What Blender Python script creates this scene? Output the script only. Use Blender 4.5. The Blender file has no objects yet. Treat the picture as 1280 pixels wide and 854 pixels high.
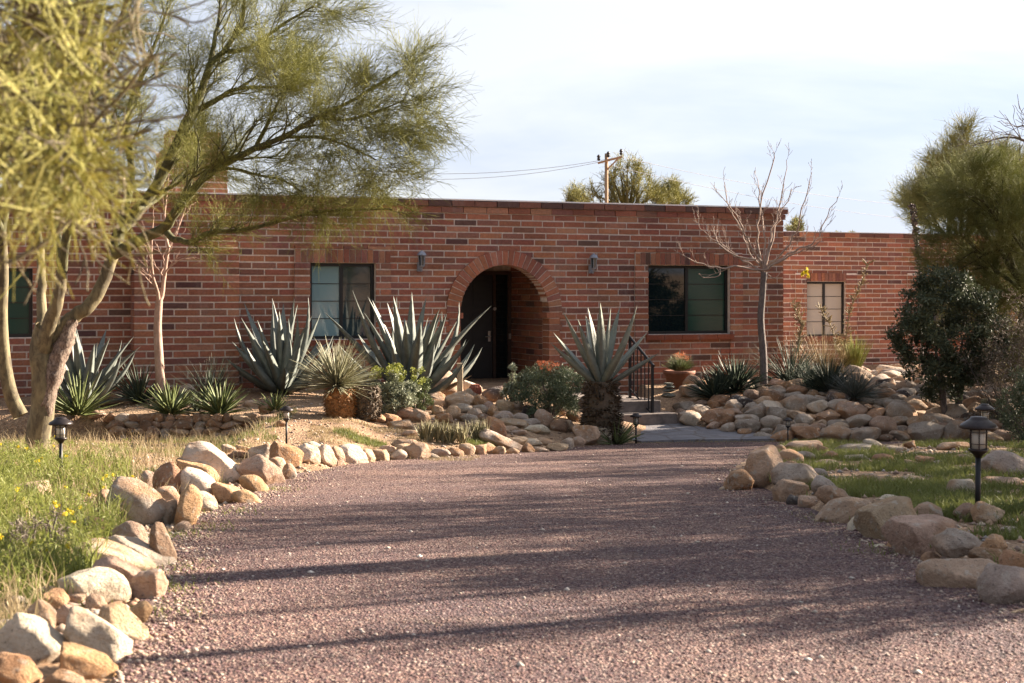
import bpy, bmesh, math, random
import numpy as np
from mathutils import Vector, Matrix, noise as mnoise

random.seed(7); RNG = np.random.default_rng(7)
S = bpy.context.scene
COL = S.collection
R = math.radians
F = 1778.0; CX = 640.0; HY = 368.0; EYE = 1.0      # focal length in photo pixels, centre column, horizon row, eye height

# ------------------------------------------------------------------ world, sun, camera
SUN_AZ = R(27); SUN_EL = R(22)
world = bpy.data.worlds.new("World"); S.world = world; world.use_nodes = True
nt = world.node_tree; nt.nodes.clear()
def wn(t, **k):
    n = nt.nodes.new(t)
    for a, b in k.items(): setattr(n, a, b)
    return n
sky = wn('ShaderNodeTexSky', sky_type='NISHITA', sun_disc=False, sun_elevation=SUN_EL, sun_rotation=math.pi/2 - SUN_AZ)
sky.air_density = 1.0; sky.dust_density = 1.2; sky.ozone_density = 1.5
tc = wn('ShaderNodeTexCoord')
mp = wn('ShaderNodeMapping'); mp.inputs['Scale'].default_value = (1.0, 1.0, 4.2); mp.inputs['Rotation'].default_value = (0, R(7), 0); mp.inputs['Location'].default_value = (0.35, 0.1, 0.55)
nz = wn('ShaderNodeTexNoise'); nz.inputs['Scale'].default_value = 2.1; nz.inputs['Detail'].default_value = 7; nz.inputs['Roughness'].default_value = 0.52; nz.inputs['Distortion'].default_value = 0.35
cr = wn('ShaderNodeValToRGB'); cr.color_ramp.elements[0].position = 0.40; cr.color_ramp.elements[1].position = 0.60
cr.color_ramp.elements[0].color = (0, 0, 0, 1)
mix = wn('ShaderNodeMixRGB'); mix.inputs['Color2'].default_value = (10.5, 10.8, 11.4, 1)
bg = wn('ShaderNodeBackground'); bg.inputs['Strength'].default_value = 0.050
wo = wn('ShaderNodeOutputWorld')
L = nt.links.new
L(tc.outputs['Generated'], mp.inputs['Vector']); L(mp.outputs[0], nz.inputs['Vector']); L(nz.outputs['Fac'], cr.inputs['Fac'])
# clouds are brighter on the side of the sun
dt = wn('ShaderNodeVectorMath', operation='DOT_PRODUCT'); dt.inputs[1].default_value = (math.cos(SUN_AZ), math.sin(SUN_AZ), .2)
L(tc.outputs['Generated'], dt.inputs[0])
mr = wn('ShaderNodeMapRange'); mr.inputs['From Min'].default_value = -1; mr.inputs['From Max'].default_value = 1; mr.inputs['To Min'].default_value = .35; mr.inputs['To Max'].default_value = 1.35
L(dt.outputs['Value'], mr.inputs['Value'])
vm = wn('ShaderNodeVectorMath', operation='SCALE'); vc_ = wn('ShaderNodeMixRGB'); vc_.inputs['Color1'].default_value = (2.45, 2.75, 3.55, 1); vc_.inputs['Color2'].default_value = (3.75, 3.8, 4.0, 1); L(cr.outputs['Color'], vc_.inputs['Fac']); L(vc_.outputs[0], vm.inputs[0]); L(mr.outputs[0], vm.inputs['Scale']); L(vm.outputs[0], mix.inputs['Color2'])
mix.inputs['Fac'].default_value = .86; L(sky.outputs['Color'], mix.inputs['Color1']); L(mix.outputs[0], bg.inputs['Color']); L(bg.outputs[0], wo.inputs['Surface'])

sd = bpy.data.lights.new('sun', 'SUN'); sd.energy = 5.0; sd.angle = R(0.6); sd.color = (1.0, 0.84, 0.67)
so = bpy.data.objects.new('sun', sd); COL.objects.link(so)
tosun = Vector((math.cos(SUN_EL)*math.cos(SUN_AZ), math.cos(SUN_EL)*math.sin(SUN_AZ), math.sin(SUN_EL)))
so.rotation_euler = tosun.to_track_quat('Z', 'Y').to_euler(); so.location = (20, 10, 20)

cam = bpy.data.cameras.new('camera'); co = bpy.data.objects.new('camera', cam); COL.objects.link(co); S.camera = co
co.location = (0, 0, EYE); co.rotation_euler = (R(90), 0, 0)
cam.sensor_width = 36; cam.lens = 36*F/1280; cam.shift_y = -(427-HY)/1280; cam.clip_end = 2000; cam.clip_start = 0.05
cam.dof.use_dof = True; cam.dof.focus_distance = 19; cam.dof.aperture_fstop = 5.6
S.view_settings.view_transform = 'Standard'; S.view_settings.look = 'None'; S.view_settings.exposure = 2.30; S.view_settings.gamma = 1
S.cycles.max_bounces = 6; S.cycles.diffuse_bounces = 3; S.cycles.transparent_max_bounces = 6; S.cycles.caustics_reflective = False; S.cycles.caustics_refractive = False

# ------------------------------------------------------------------ tags and mesh helpers
def tag(o, label=None, cat=None, group=None, kind=None):
    if label: o['label'] = label
    if cat: o['category'] = cat
    if group: o['group'] = group
    if kind: o['kind'] = kind
    return o
def empty(name, loc=(0,0,0), rz=0.0, **k):
    o = bpy.data.objects.new(name, None); COL.objects.link(o); o.location = loc; o.rotation_euler = (0,0,rz); o.empty_display_size = .1
    return tag(o, **k)
def link(name, me, mat=None, parent=None, smooth=False):
    o = bpy.data.objects.new(name, me); COL.objects.link(o)
    if mat is not None and not me.materials: me.materials.append(mat)
    if parent is not None: o.parent = parent
    if smooth: me.polygons.foreach_set('use_smooth', np.ones(len(me.polygons), bool))
    return o
def np_mesh(name, V, Q):
    """V (n,3) array, Q (m,k) array of equal-sized faces"""
    me = bpy.data.meshes.new(name); V = np.ascontiguousarray(V, np.float32); Q = np.ascontiguousarray(Q, np.int32)
    me.vertices.add(len(V)); me.vertices.foreach_set('co', V.ravel())
    m, k = Q.shape
    me.loops.add(m*k); me.loops.foreach_set('vertex_index', Q.ravel())
    me.polygons.add(m); me.polygons.foreach_set('loop_start', np.arange(0, m*k, k, dtype=np.int32)); me.polygons.foreach_set('loop_total', np.full(m, k, np.int32))
    me.update(calc_edges=True)
    return me
class MB:
    """collects polygons with an optional colour per polygon"""
    def __init__(s): s.v = []; s.f = []; s.c = []
    def poly(s, pts, faces, c=None):
        b = len(s.v); s.v += [tuple(p) for p in pts]
        for f in faces: s.f.append([b+i for i in f]); s.c.append(c)
    def box(s, x0, x1, y0, y1, z0, z1, c=None):
        if x0 > x1: x0, x1 = x1, x0
        if y0 > y1: y0, y1 = y1, y0
        if z0 > z1: z0, z1 = z1, z0
        s.poly([(x0,y0,z0),(x1,y0,z0),(x1,y1,z0),(x0,y1,z0),(x0,y0,z1),(x1,y0,z1),(x1,y1,z1),(x0,y1,z1)],
               [(0,3,2,1),(4,5,6,7),(0,1,5,4),(1,2,6,5),(2,3,7,6),(3,0,4,7)], c)
    def bar(s, p, q, r, n=8, r2=None, c=None):
        p = Vector(p); q = Vector(q); d = (q-p).normalized(); r2 = r if r2 is None else r2
        a = d.orthogonal().normalized(); b = d.cross(a)
        pts = []
        for k in range(n):
            t = 2*math.pi*k/n; w = a*math.cos(t)+b*math.sin(t); pts += [p+w*r, q+w*r2]
        f = [(2*k, 2*((k+1)%n), 2*((k+1)%n)+1, 2*k+1) for k in range(n)]
        f += [tuple(2*k for k in reversed(range(n))), tuple(2*k+1 for k in range(n))]
        s.poly(pts, f, c)
    def lathe(s, prof, n=20, c=None, o=(0,0,0)):
        pts = []; f = []
        for r_, z in prof:
            for k in range(n):
                t = 2*math.pi*k/n; pts.append((o[0]+r_*math.cos(t), o[1]+r_*math.sin(t), o[2]+z))
        for i in range(len(prof)-1):
            for k in range(n):
                f.append((i*n+k, i*n+(k+1)%n, (i+1)*n+(k+1)%n, (i+1)*n+k))
        f.append(tuple(reversed(range(n)))); m = (len(prof)-1)*n; f.append(tuple(m+k for k in range(n)))
        s.poly(pts, f, c)
    def build(s, name, mat, parent=None, smooth=False, bevel=0):
        me = bpy.data.meshes.new(name); me.from_pydata(s.v, [], s.f)
        if any(c is not None for c in s.c):
            at = me.color_attributes.new('tint', 'FLOAT_COLOR', 'CORNER'); arr = []
            for f, c in zip(s.f, s.c): arr += list(c if c else (.3,.3,.3,1))*len(f)
            at.data.foreach_set('color', np.array(arr, np.float32))
        me.update()
        o = link(name, me, mat, parent, smooth)
        if bevel:
            b = o.modifiers.new('edge', 'BEVEL'); b.width = bevel; b.segments = 2; b.limit_method = 'ANGLE'
        return o
def tube(pts, rad, n=10):
    """one continuous tube through pts; returns V,Q"""
    P = np.array(pts, float); rad = np.array(rad, float)
    T = np.gradient(P, axis=0); T /= np.linalg.norm(T, axis=1)[:,None]+1e-9
    ref = np.array([.3,.9,.2]); V = []
    for i in range(len(P)):
        a = np.cross(T[i], ref); a /= np.linalg.norm(a)+1e-9; b = np.cross(T[i], a)
        for k in range(n):
            t = 2*math.pi*k/n; V.append(P[i]+rad[i]*(a*math.cos(t)+b*math.sin(t)))
    Q = [(i*n+k, i*n+(k+1)%n, (i+1)*n+(k+1)%n, (i+1)*n+k) for i in range(len(P)-1) for k in range(n)]
    return np.array(V), np.array(Q)
def prisms(A, B, ra, rb, n=3):
    """vectorised open prisms between points A and B"""
    A = np.asarray(A,float); B = np.asarray(B,float); ra = np.broadcast_to(ra, len(A)).astype(float); rb = np.broadcast_to(rb, len(A)).astype(float)
    D = B-A; D /= np.linalg.norm(D,axis=1)[:,None]+1e-9
    ref = np.tile(np.array([[.31,.83,.47]]), (len(A),1)); U = np.cross(D, ref); U /= np.linalg.norm(U,axis=1)[:,None]+1e-9; W = np.cross(D, U)
    V = np.empty((len(A), 2*n, 3))
    for k in range(n):
        t = 2*math.pi*k/n; w = U*math.cos(t)+W*math.sin(t)
        V[:,k] = A+w*ra[:,None]; V[:,n+k] = B+w*rb[:,None]
    q = np.array([(k, (k+1)%n, n+(k+1)%n, n+k) for k in range(n)])
    Q = (np.arange(len(A))[:,None,None]*2*n + q[None]).reshape(-1,4)
    return V.reshape(-1,3), Q
def join(parts):
    V = []; Q = []; b = 0
    for v, q in parts:
        V.append(v); Q.append(q+b); b += len(v)
    return np.concatenate(V), np.concatenate(Q)

# ------------------------------------------------------------------ materials
def mat(name): 
    m = bpy.data.materials.new(name); m.use_nodes = True; t = m.node_tree; b = t.nodes['Principled BSDF']; return m, t, b
def ramp(t, src, stops):
    r = t.nodes.new('ShaderNodeValToRGB'); e = r.color_ramp.elements
    while len(e) < len(stops): e.new(0.5)
    for k, (p, c) in enumerate(stops): e[k].position = p; e[k].color = (*c, 1) if len(c) == 3 else c
    t.links.new(src, r.inputs['Fac']); return r.outputs['Color']
def noise(t, scale, detail=4, rough=.55, vec=None, dist=0):
    n = t.nodes.new('ShaderNodeTexNoise'); n.inputs['Scale'].default_value = scale; n.inputs['Detail'].default_value = detail; n.inputs['Roughness'].default_value = rough; n.inputs['Distortion'].default_value = dist
    if vec is not None: t.links.new(vec, n.inputs['Vector'])
    return n.outputs['Fac']
def voro(t, scale, vec, out='Color'):
    n = t.nodes.new('ShaderNodeTexVoronoi'); n.inputs['Scale'].default_value = scale; t.links.new(vec, n.inputs['Vector']); return n.outputs[out]
def mixc(t, a, b, fac=.5, mode='MIX'):
    m = t.nodes.new('ShaderNodeMixRGB'); m.blend_type = mode
    for s, v in (('Color1', a), ('Color2', b), ('Fac', fac)):
        if isinstance(v, (int, float)): m.inputs[s].default_value = v
        elif isinstance(v, tuple): m.inputs[s].default_value = (*v, 1)
        else: t.links.new(v, m.inputs[s])
    return m.outputs[0]
def pos(t): return t.nodes.new('ShaderNodeNewGeometry').outputs['Position']
def bump(t, b, src, strength, dist):
    n = t.nodes.new('ShaderNodeBump'); n.inputs['Strength'].default_value = strength; n.inputs['Distance'].default_value = dist
    t.links.new(src, n.inputs['Height']); t.links.new(n.outputs[0], b.inputs['Normal'])
def simple(name, col, rough=.7, metal=0, var=.0, scale=20, bmp=0):
    m, t, b = mat(name); b.inputs['Roughness'].default_value = rough; b.inputs['Metallic'].default_value = metal
    if var:
        n = noise(t, scale, 5, .6, pos(t)); c = ramp(t, n, [(.3, tuple(x*(1-var) for x in col)), (.7, tuple(min(1,x*(1+var)) for x in col))])
        t.links.new(c, b.inputs['Base Color'])
        if bmp: bump(t, b, n, bmp, .01)
    else: b.inputs['Base Color'].default_value = (*col, 1)
    return m
def leafy(name, c1, c2, scale=3.0, trans=.3, rough=.6):
    """foliage: colour drifts between clumps, some light passes through"""
    m, t, b = mat(name); b.inputs['Roughness'].default_value = rough
    n = noise(t, scale, 6, .75, pos(t)); c = ramp(t, n, [(.32, c1), (.68, c2)]); t.links.new(c, b.inputs['Base Color'])
    b.inputs['Specular IOR Level'].default_value = .3
    tr = t.nodes.new('ShaderNodeBsdfTranslucent'); t.links.new(c, tr.inputs['Color'])
    mx = t.nodes.new('ShaderNodeMixShader'); mx.inputs['Fac'].default_value = trans
    t.links.new(b.outputs[0], mx.inputs[1]); t.links.new(tr.outputs[0], mx.inputs[2]); t.links.new(mx.outputs[0], t.nodes['Material Output'].inputs['Surface'])
    return m

# brick: colour of each brick in the mesh, stains and grain on top
def brick_material():
    m, t, b = mat('burnt_brick'); a = t.nodes.new('ShaderNodeVertexColor'); a.layer_name = 'tint'
    p = pos(t); g = noise(t, 28, 6, .7, p); s = noise(t, 1.1, 5, .65, p)
    c = mixc(t, a.outputs['Color'], ramp(t, g, [(.3,(.55,.5,.5)),(.72,(1.25,1.2,1.2))]), .75, 'MULTIPLY')
    c = mixc(t, c, ramp(t, s, [(.32,(.72,.70,.72)),(.6,(1.08,1.04,1.0))]), .7, 'MULTIPLY')
    mp_ = t.nodes.new('ShaderNodeMapping'); mp_.inputs['Scale'].default_value = (2.2,2.2,.28); t.links.new(p, mp_.inputs['Vector'])
    c = mixc(t, c, (.30,.27,.25), ramp(t, noise(t, 1.6, 6, .7, mp_.outputs[0], .3), [(.58,(0,0,0)),(.78,(.45,.45,.45))]))
    c = mixc(t, c, (.07,.045,.04), ramp(t, noise(t, 2.3, 6, .75, mp_.outputs[0], .6), [(.60,(0,0,0)),(.76,(.55,.55,.55))]))
    t.links.new(c, b.inputs['Base Color']); b.inputs['Roughness'].default_value = .9; b.inputs['Specular IOR Level'].default_value = .2
    bump(t, b, noise(t, 60, 5, .7, p), .5, .008); return m
M = {}
M['brick'] = brick_material()
M['mortar'] = simple('mortar', (.62,.54,.49), .95, 0, .2, 14, .5)
def stone_material():
    m, t, b = mat('field_stone'); oi = t.nodes.new('ShaderNodeObjectInfo'); p = pos(t)
    n1 = noise(t, 5.5, 7, .62, p, .6); n2 = noise(t, 46, 5, .7, p); n3 = noise(t, 2.4, 3, .5, p, .4)
    c = mixc(t, oi.outputs['Color'], ramp(t, n1, [(.30,(.55,.49,.45)),(.47,(.95,.93,.9)),(.58,(1.05,1.04,1.02)),(.72,(1.35,1.32,1.28))]), 1, 'MULTIPLY')
    c = mixc(t, c, (.46,.25,.12), ramp(t, n3, [(.50,(0,0,0)),(.66,(.7,.7,.7))]))
    c = mixc(t, c, (.06,.055,.05), ramp(t, n2, [(.58,(0,0,0)),(.70,(.8,.8,.8))]))
    c = mixc(t, c, (.55,.50,.42), ramp(t, noise(t, 17, 4, .6, p), [(.56,(0,0,0)),(.66,(.6,.6,.6))]))
    t.links.new(c, b.inputs['Base Color']); b.inputs['Roughness'].default_value = .85; b.inputs['Specular IOR Level'].default_value = .25
    ad = t.nodes.new('ShaderNodeMath'); ad.operation = 'ADD'; t.links.new(n2, ad.inputs[0]); t.links.new(n1, ad.inputs[1]); bump(t, b, ad.outputs[0], .9, .045); return m
M['stone'] = stone_material()
def ground_material():
    m, t, b = mat('desert_soil'); p = pos(t)
    c = ramp(t, noise(t, 1.2, 6, .6, p), [(.3,(.24,.145,.085)),(.55,(.36,.24,.145)),(.75,(.43,.31,.20))])
    c = mixc(t, c, ramp(t, voro(t, 34, p), [(.2,(.55,.5,.46)),(.9,(1.3,1.28,1.24))]), .8, 'MULTIPLY')
    c = mixc(t, c, ramp(t, noise(t, 60, 4, .7, p), [(.3,(.6,.6,.6)),(.7,(1.2,1.2,1.2))]), .8, 'MULTIPLY')
    t.links.new(c, b.inputs['Base Color']); b.inputs['Roughness'].default_value = .95
    bump(t, b, voro(t, 40, p, 'Distance'), .8, .02); return m
M['soil'] = ground_material()
def drive_material():
    m, t, b = mat('red_gravel'); p = pos(t)
    v = voro(t, 85, p); sep = t.nodes.new('ShaderNodeSeparateColor'); t.links.new(v, sep.inputs[0])
    c = ramp(t, sep.outputs[0], [(0,(.055,.03,.036)),(.35,(.115,.062,.065)),(.62,(.20,.115,.105)),(.86,(.32,.205,.17)),(.95,(.46,.38,.33))])
    c = mixc(t, c, ramp(t, noise(t, 160, 3, .7, p), [(.3,(.55,.55,.55)),(.7,(1.3,1.3,1.3))]), .8, 'MULTIPLY')
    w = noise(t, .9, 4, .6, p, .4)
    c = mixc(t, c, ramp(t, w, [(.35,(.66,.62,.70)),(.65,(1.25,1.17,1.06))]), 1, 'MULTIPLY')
    c = mixc(t, c, (.36,.24,.17), ramp(t, noise(t, 2.3, 6, .7, p), [(.56,(0,0,0)),(.74,(.5,.5,.5))]))
    t.links.new(c, b.inputs['Base Color']); b.inputs['Roughness'].default_value = .92
    bump(t, b, voro(t, 85, p, 'Distance'), 1.0, .03); return m
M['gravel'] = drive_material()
def tinted(name, rough=.9):
    m, t, b = mat(name); a = t.nodes.new('ShaderNodeVertexColor'); a.layer_name = 'tint'; t.links.new(a.outputs['Color'], b.inputs['Base Color']); b.inputs['Roughness'].default_value = rough
    return m
M['chips'] = tinted('gravel_chips')
def flag_material():
    m, t, b = mat('flagstone'); p = pos(t)
    v = t.nodes.new('ShaderNodeTexVoronoi'); v.feature = 'DISTANCE_TO_EDGE'; v.inputs['Scale'].default_value = 1.7; t.links.new(p, v.inputs['Vector'])
    c = ramp(t, noise(t, 3, 6, .65, p, .8), [(.3,(.115,.11,.12)),(.6,(.20,.19,.20)),(.75,(.27,.25,.24))])
    c = mixc(t, (.12,.10,.09), c, ramp(t, v.outputs['Distance'], [(.01,(0,0,0)),(.04,(1,1,1))]))
    t.links.new(c, b.inputs['Base Color']); b.inputs['Roughness'].default_value = .8; bump(t, b, noise(t, 12, 5, .7, p), .6, .03); return m
M['flag'] = flag_material()
M['concrete'] = simple('step_concrete', (.16,.13,.115), .9, 0, .35, 9, .6)
M['black'] = simple('black_iron', (.012,.012,.014), .45, .3)
M['bronze'] = simple('dark_bronze', (.03,.023,.022), .4, .5, .3, 40)
M['frost'] = simple('frosted_glass', (.62,.58,.50), .35)
M['frame'] = simple('bronze_window_frame', (.012,.011,.012), .45, .2)
M['door'] = simple('dark_door', (.011,.010,.012), .5, 0, .3, 9)
M['brown'] = simple('brown_door_frame', (.045,.022,.014), .7, 0, .3, 14)
M['metal'] = simple('weathered_lantern', (.24,.26,.31), .5, .2, .3, 40)
M['cable'] = simple('power_cable', (.25,.26,.28), .6)
M['nickel'] = simple('nickel', (.6,.58,.55), .3, .9)
M['white'] = simple('white_roof_coating', (.80,.79,.77), .7, 0, .08, 5)
M['roof'] = simple('roof_coating', (.55,.53,.50), .9, 0, .1, 2)
M['terracotta'] = simple('terracotta', (.20,.085,.05), .8, 0, .25, 12, .3)
M['pole'] = simple('pole_wood', (.34,.22,.13), .9, 0, .3, 10)
M['wood'] = simple('post_wood', (.42,.33,.22), .9, 0, .25, 18)
M['cactus_red'] = simple('barrel_spines', (.26,.09,.06), .8, 0, .35, 50, .8)
M['bark_pv'] = None
def glass(name, c, rough=.04, spec=.9):
    m, t, b = mat(name); b.inputs['Base Color'].default_value = (*c, 1); b.inputs['Roughness'].default_value = rough; b.inputs['Specular IOR Level'].default_value = spec; return m
M['glass_teal'] = glass('glass_blue_reflection', (.19,.30,.33), .06, .8)  # pale blue reflection painted into the pane's base colour
M['glass_green'] = glass('glass_green_screen', (.02,.06,.048), .12, .3)
M['glass_dark'] = glass('glass_dark', (.006,.012,.014), .03, .6)
M['glass_dim'] = glass('glass_dim_blue', (.025,.045,.055), .04, .8)
M['blind'] = simple('white_blind', (.42,.38,.33), .6)
def bark(name, a, b_, scale=16, st=.6):
    m, t, b = mat(name); p = pos(t); mp_ = t.nodes.new('ShaderNodeMapping'); mp_.inputs['Scale'].default_value = (1,1,.45); t.links.new(p, mp_.inputs['Vector'])
    n = noise(t, scale, 6, .7, mp_.outputs[0], .4); t.links.new(ramp(t, n, [(.38,a),(.62,b_)]), b.inputs['Base Color']); b.inputs['Roughness'].default_value = .85; bump(t, b, n, st, .02); return m
M['bark_pv'] = bark('green_bark', (.07,.055,.032), (.22,.185,.10), 9, .5)
M['bark_rough'] = bark('rough_bark', (.07,.045,.032), (.30,.23,.18), 38, 1)
M['bark_dark'] = bark('limb_bark', (.055,.055,.025), (.12,.115,.045), 20)
M['bark_pink'] = bark('pale_pink_bark', (.30,.19,.14), (.46,.32,.25), 14)
M['bark_grey'] = bark('grey_bark', (.085,.07,.065), (.17,.14,.13), 30)
M['twig_grey'] = bark('bare_twig', (.24,.17,.14), (.36,.28,.23), 8, .2)
M['twig_pv'] = leafy('palo_verde_twigs', (.12,.13,.028), (.36,.36,.09), 1.5, .4)
M['twig_pv2'] = leafy('palo_verde_twigs_near', (.25,.27,.07), (.60,.55,.19), 7, .4)
M['twig_far'] = leafy('far_tree_twigs', (.22,.22,.08), (.48,.46,.18), 1.2, .5)
M['twig_right'] = leafy('feathery_foliage', (.13,.15,.045), (.42,.43,.15), 1.6, .5)
M['olive'] = leafy('dark_olive_leaves', (.032,.045,.024), (.12,.14,.08), 3, .15)
M['dry'] = leafy('dry_grey_shrub', (.10,.08,.06), (.24,.195,.155), 3, .2)
M['agave'] = leafy('agave_blue', (.105,.122,.112), (.205,.225,.20), 6, .06, .5)
M['agave2'] = leafy('agave_grey_green', (.15,.165,.135), (.26,.28,.235), 7, .08, .5)
M['sotol'] = leafy('sotol_grey_green', (.20,.20,.12), (.38,.37,.25), 9, .15)
M['yucca'] = leafy('yucca_green', (.06,.085,.03), (.20,.23,.09), 9, .15)
M['yucca_dark'] = leafy('yucca_dark', (.03,.045,.03), (.085,.11,.075), 6, .12)
M['silver'] = leafy('silver_leaves', (.16,.18,.11), (.34,.36,.26), 12, .2)
M['sage'] = leafy('milkweed_leaves', (.06,.085,.045), (.17,.20,.12), 9, .2)
M['flower_y'] = leafy('yellow_flowers', (.50,.42,.03), (.75,.62,.05), 30, .3)
M['flower_yg'] = leafy('yellow_green_buds', (.13,.16,.035), (.30,.31,.06), 20, .3)
M['flower_r'] = leafy('red_flowers', (.40,.10,.05), (.62,.26,.13), 30, .3)
M['grass'] = leafy('green_grass', (.10,.12,.03), (.24,.26,.08), 2.2, .35)
M['weed'] = leafy('weed_green', (.12,.15,.03), (.28,.30,.08), 4, .4)
M['straw'] = leafy('straw_grass', (.26,.19,.10), (.42,.34,.20), 6, .3)
M['thatch'] = leafy('orange_thatch', (.20,.09,.03), (.42,.22,.09), 30, .1)
M['skirt'] = leafy('dead_leaf_skirt', (.06,.045,.03), (.17,.125,.085), 40, .05)
M['aloe'] = leafy('aloe_leaf', (.14,.13,.06), (.34,.31,.19), 30, .1)

# ------------------------------------------------------------------ terrain
def gz(Y): return -0.058*Y
def hitplane(px, py):
    Y = 1.0/((py-HY)/F-.058); return (px-CX)*Y/F, Y
LB = [hitplane(*p) for p in ((330,620),(385,592),(450,578),(560,572),(680,562),(790,554))]
LBX = [-2.2]+[-2.1,-1.95,-1.79,-.79,.44,1.8]; LBY = [14.6,14.9,16.0,16.7,17.6,19.6,21.4]
ISL = np.array([hitplane(*p) for p in ((915,614),(1000,642),(1060,668),(1140,705),(1200,742),(1280,772))] + [(9,5.4),(12,9),(12,19.6)] + [hitplane(1280,562),hitplane(1040,559),hitplane(950,563),hitplane(912,585)])
def inpoly(x, y, P):
    c = False; j = len(P)-1
    for i in range(len(P)):
        if (P[i][1] > y) != (P[j][1] > y) and x < (P[j][0]-P[i][0])*(y-P[i][1])/(P[j][1]-P[i][1])+P[i][0]: c = not c
        j = i
    return c
def dpoly(x, y, P):
    A = P; B = np.roll(P, -1, 0); AB = B-A; t = np.clip(((x-A[:,0])*AB[:,0]+(y-A[:,1])*AB[:,1])/(AB**2).sum(1), 0, 1)
    return float(np.sqrt(((A[:,0]+t*AB[:,0]-x)**2+(A[:,1]+t*AB[:,1]-y)**2).min()))
def sm(t): t = max(0., min(1., t)); return t*t*(3-2*t)
TA = 0.389; CA = 1/math.sqrt(1+TA*TA); SA = TA*CA; HO = Vector((0, 25.6, 0))
def yfac(X): return 25.6+TA*X
PFX = [-9, 2.8, 4.2, 6.9, 9, 20]; PFY = [23.4, 23.4, 21.95, 22.0, 22.1, 22.5]
dp = [(-1.15,1.0),(-1.22,4.0)]+[hitplane(*p) for p in ((150,854),(172,760),(192,700),(236,652),(312,618),(372,589),(450,576),(560,570),(680,561),(790,554),(860,552.5),(985,551.5),(1190,552))]+[(14,22.1),(14,1.0)]
DP = [tuple(p) for p in dp]; DPA = np.array(DP)
def terrain(X, Y):
    s = gz(min(Y, 21.7)) - .02
    n = .03*mnoise.noise(Vector((X*.9, Y*.9, 3)))+.012*mnoise.noise(Vector((X*4, Y*4, 1)))
    z = s
    if X < 2.3:
        yb = float(np.interp(X, LBX, LBY)); yf = yfac(X)
        zf = -.62 if X < 0 else -.62-.16*sm(X/1.2)
        zm = s if Y < yb else gz(yb)-.02+(zf-gz(yb)+.02)*max(0, min(1, (Y-yb)/(yf-yb)))**.8
        zl = s if Y < 20.4 else s+(-.77+.17*min(1,(Y-20.6)/2.6)-s)*sm((Y-20.4)/.2)
        w = sm((X+3.7)/.6)
        zb = zl*(1-w)+zm*w
        k = sm((2.3-X)/.6); base = s if Y < 21.7 else -1.28+.12*sm((Y-21.7)/1.8)
        z = zb*k+base*(1-k)
        if Y > yb and X > -3.2 or (Y > 20.5): z += n*.8
    else:
        base = s if Y < 21.7 else -1.28+.12*sm((Y-21.7)/1.8)
        z = base
        yp = float(np.interp(X, PFX, PFY))
        if Y > yp: z = base+(-.68-base)*sm((Y-yp)/2.7*.9+.05)
        if Y > 27: z = -.68-.14*sm((Y-27)/5)
        if Y > yp: z += n
        if inpoly(X, Y, ISL): z = s+.02+.085*sm(dpoly(X, Y, ISL)/.5)+n*.7*sm(dpoly(X, Y, ISL)/.5)
    if X < -1.0 and Y < 20.3 and not inpoly(X, Y, DP):
        dd = min(1, dpoly(X, Y, DPA)/.3); z += (.02+.7*n)*dd
        z += .10*sm((-X-2.4)/1.5)
    if Y > 34 or abs(X) > 16: z = z*.5-.6*.5
    return z
def hit(px, py, y0=3.5, y1=31):
    """first ground point under a picture ray; sampled where things stand"""
    Y = y0; k = (px-CX)/F
    while Y < y1:
        if EYE+(HY-py)*Y/F <= terrain(k*Y, Y): break
        Y += .06
    return Vector((k*Y, Y, terrain(k*Y, Y)))
def at(px, py, Y): return Vector(((px-CX)*Y/F, Y, EYE+(HY-py)*Y/F))
def grid(name, xs, ys, fz, m):
    V = [(x, y, fz(x, y)) for y in ys for x in xs]; nx = len(xs)
    Q = [(j*nx+i, j*nx+i+1, (j+1)*nx+i+1, (j+1)*nx+i) for j in range(len(ys)-1) for i in range(nx-1)]
    return link(name, np_mesh(name, np.array(V), np.array(Q)), m, None, True)
xs = [-900,-300,-100,-40,-22] + list(np.arange(-14, 15.01, .14)) + [18,24,40,100,300,900]
ys = [-300,-60,-15,-4,0,2,3.2] + list(np.arange(4, 27, .14)) + list(np.arange(27.3, 38, .6)) + [42,50,70,120,300,900,1800]
tag(grid('ground', xs, ys, terrain, M['soil']), kind='structure')
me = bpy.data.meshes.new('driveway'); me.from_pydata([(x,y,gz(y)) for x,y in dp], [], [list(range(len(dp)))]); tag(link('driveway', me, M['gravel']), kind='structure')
fp = [(1.95,21.5),(2.7,21.85),(4.25,21.95),(4.6,22.0),(3.9,22.5),(3.1,23.3),(2.75,23.6),(1.3,23.4),(1.2,22.6)]
me = bpy.data.meshes.new('flagstone_path'); me.from_pydata([(x,y,max(gz(min(y,21.7)), -1.28+.12*sm((y-21.7)/1.8))+.03) for x,y in fp]+[(x,y,-1.5) for x,y in fp], [], [list(range(len(fp)))]+[(i,i+len(fp),(i+1)%len(fp)+len(fp),(i+1)%len(fp)) for i in range(len(fp))])
tag(link('flagstone_path', me, M['flag']), kind='structure')

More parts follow.
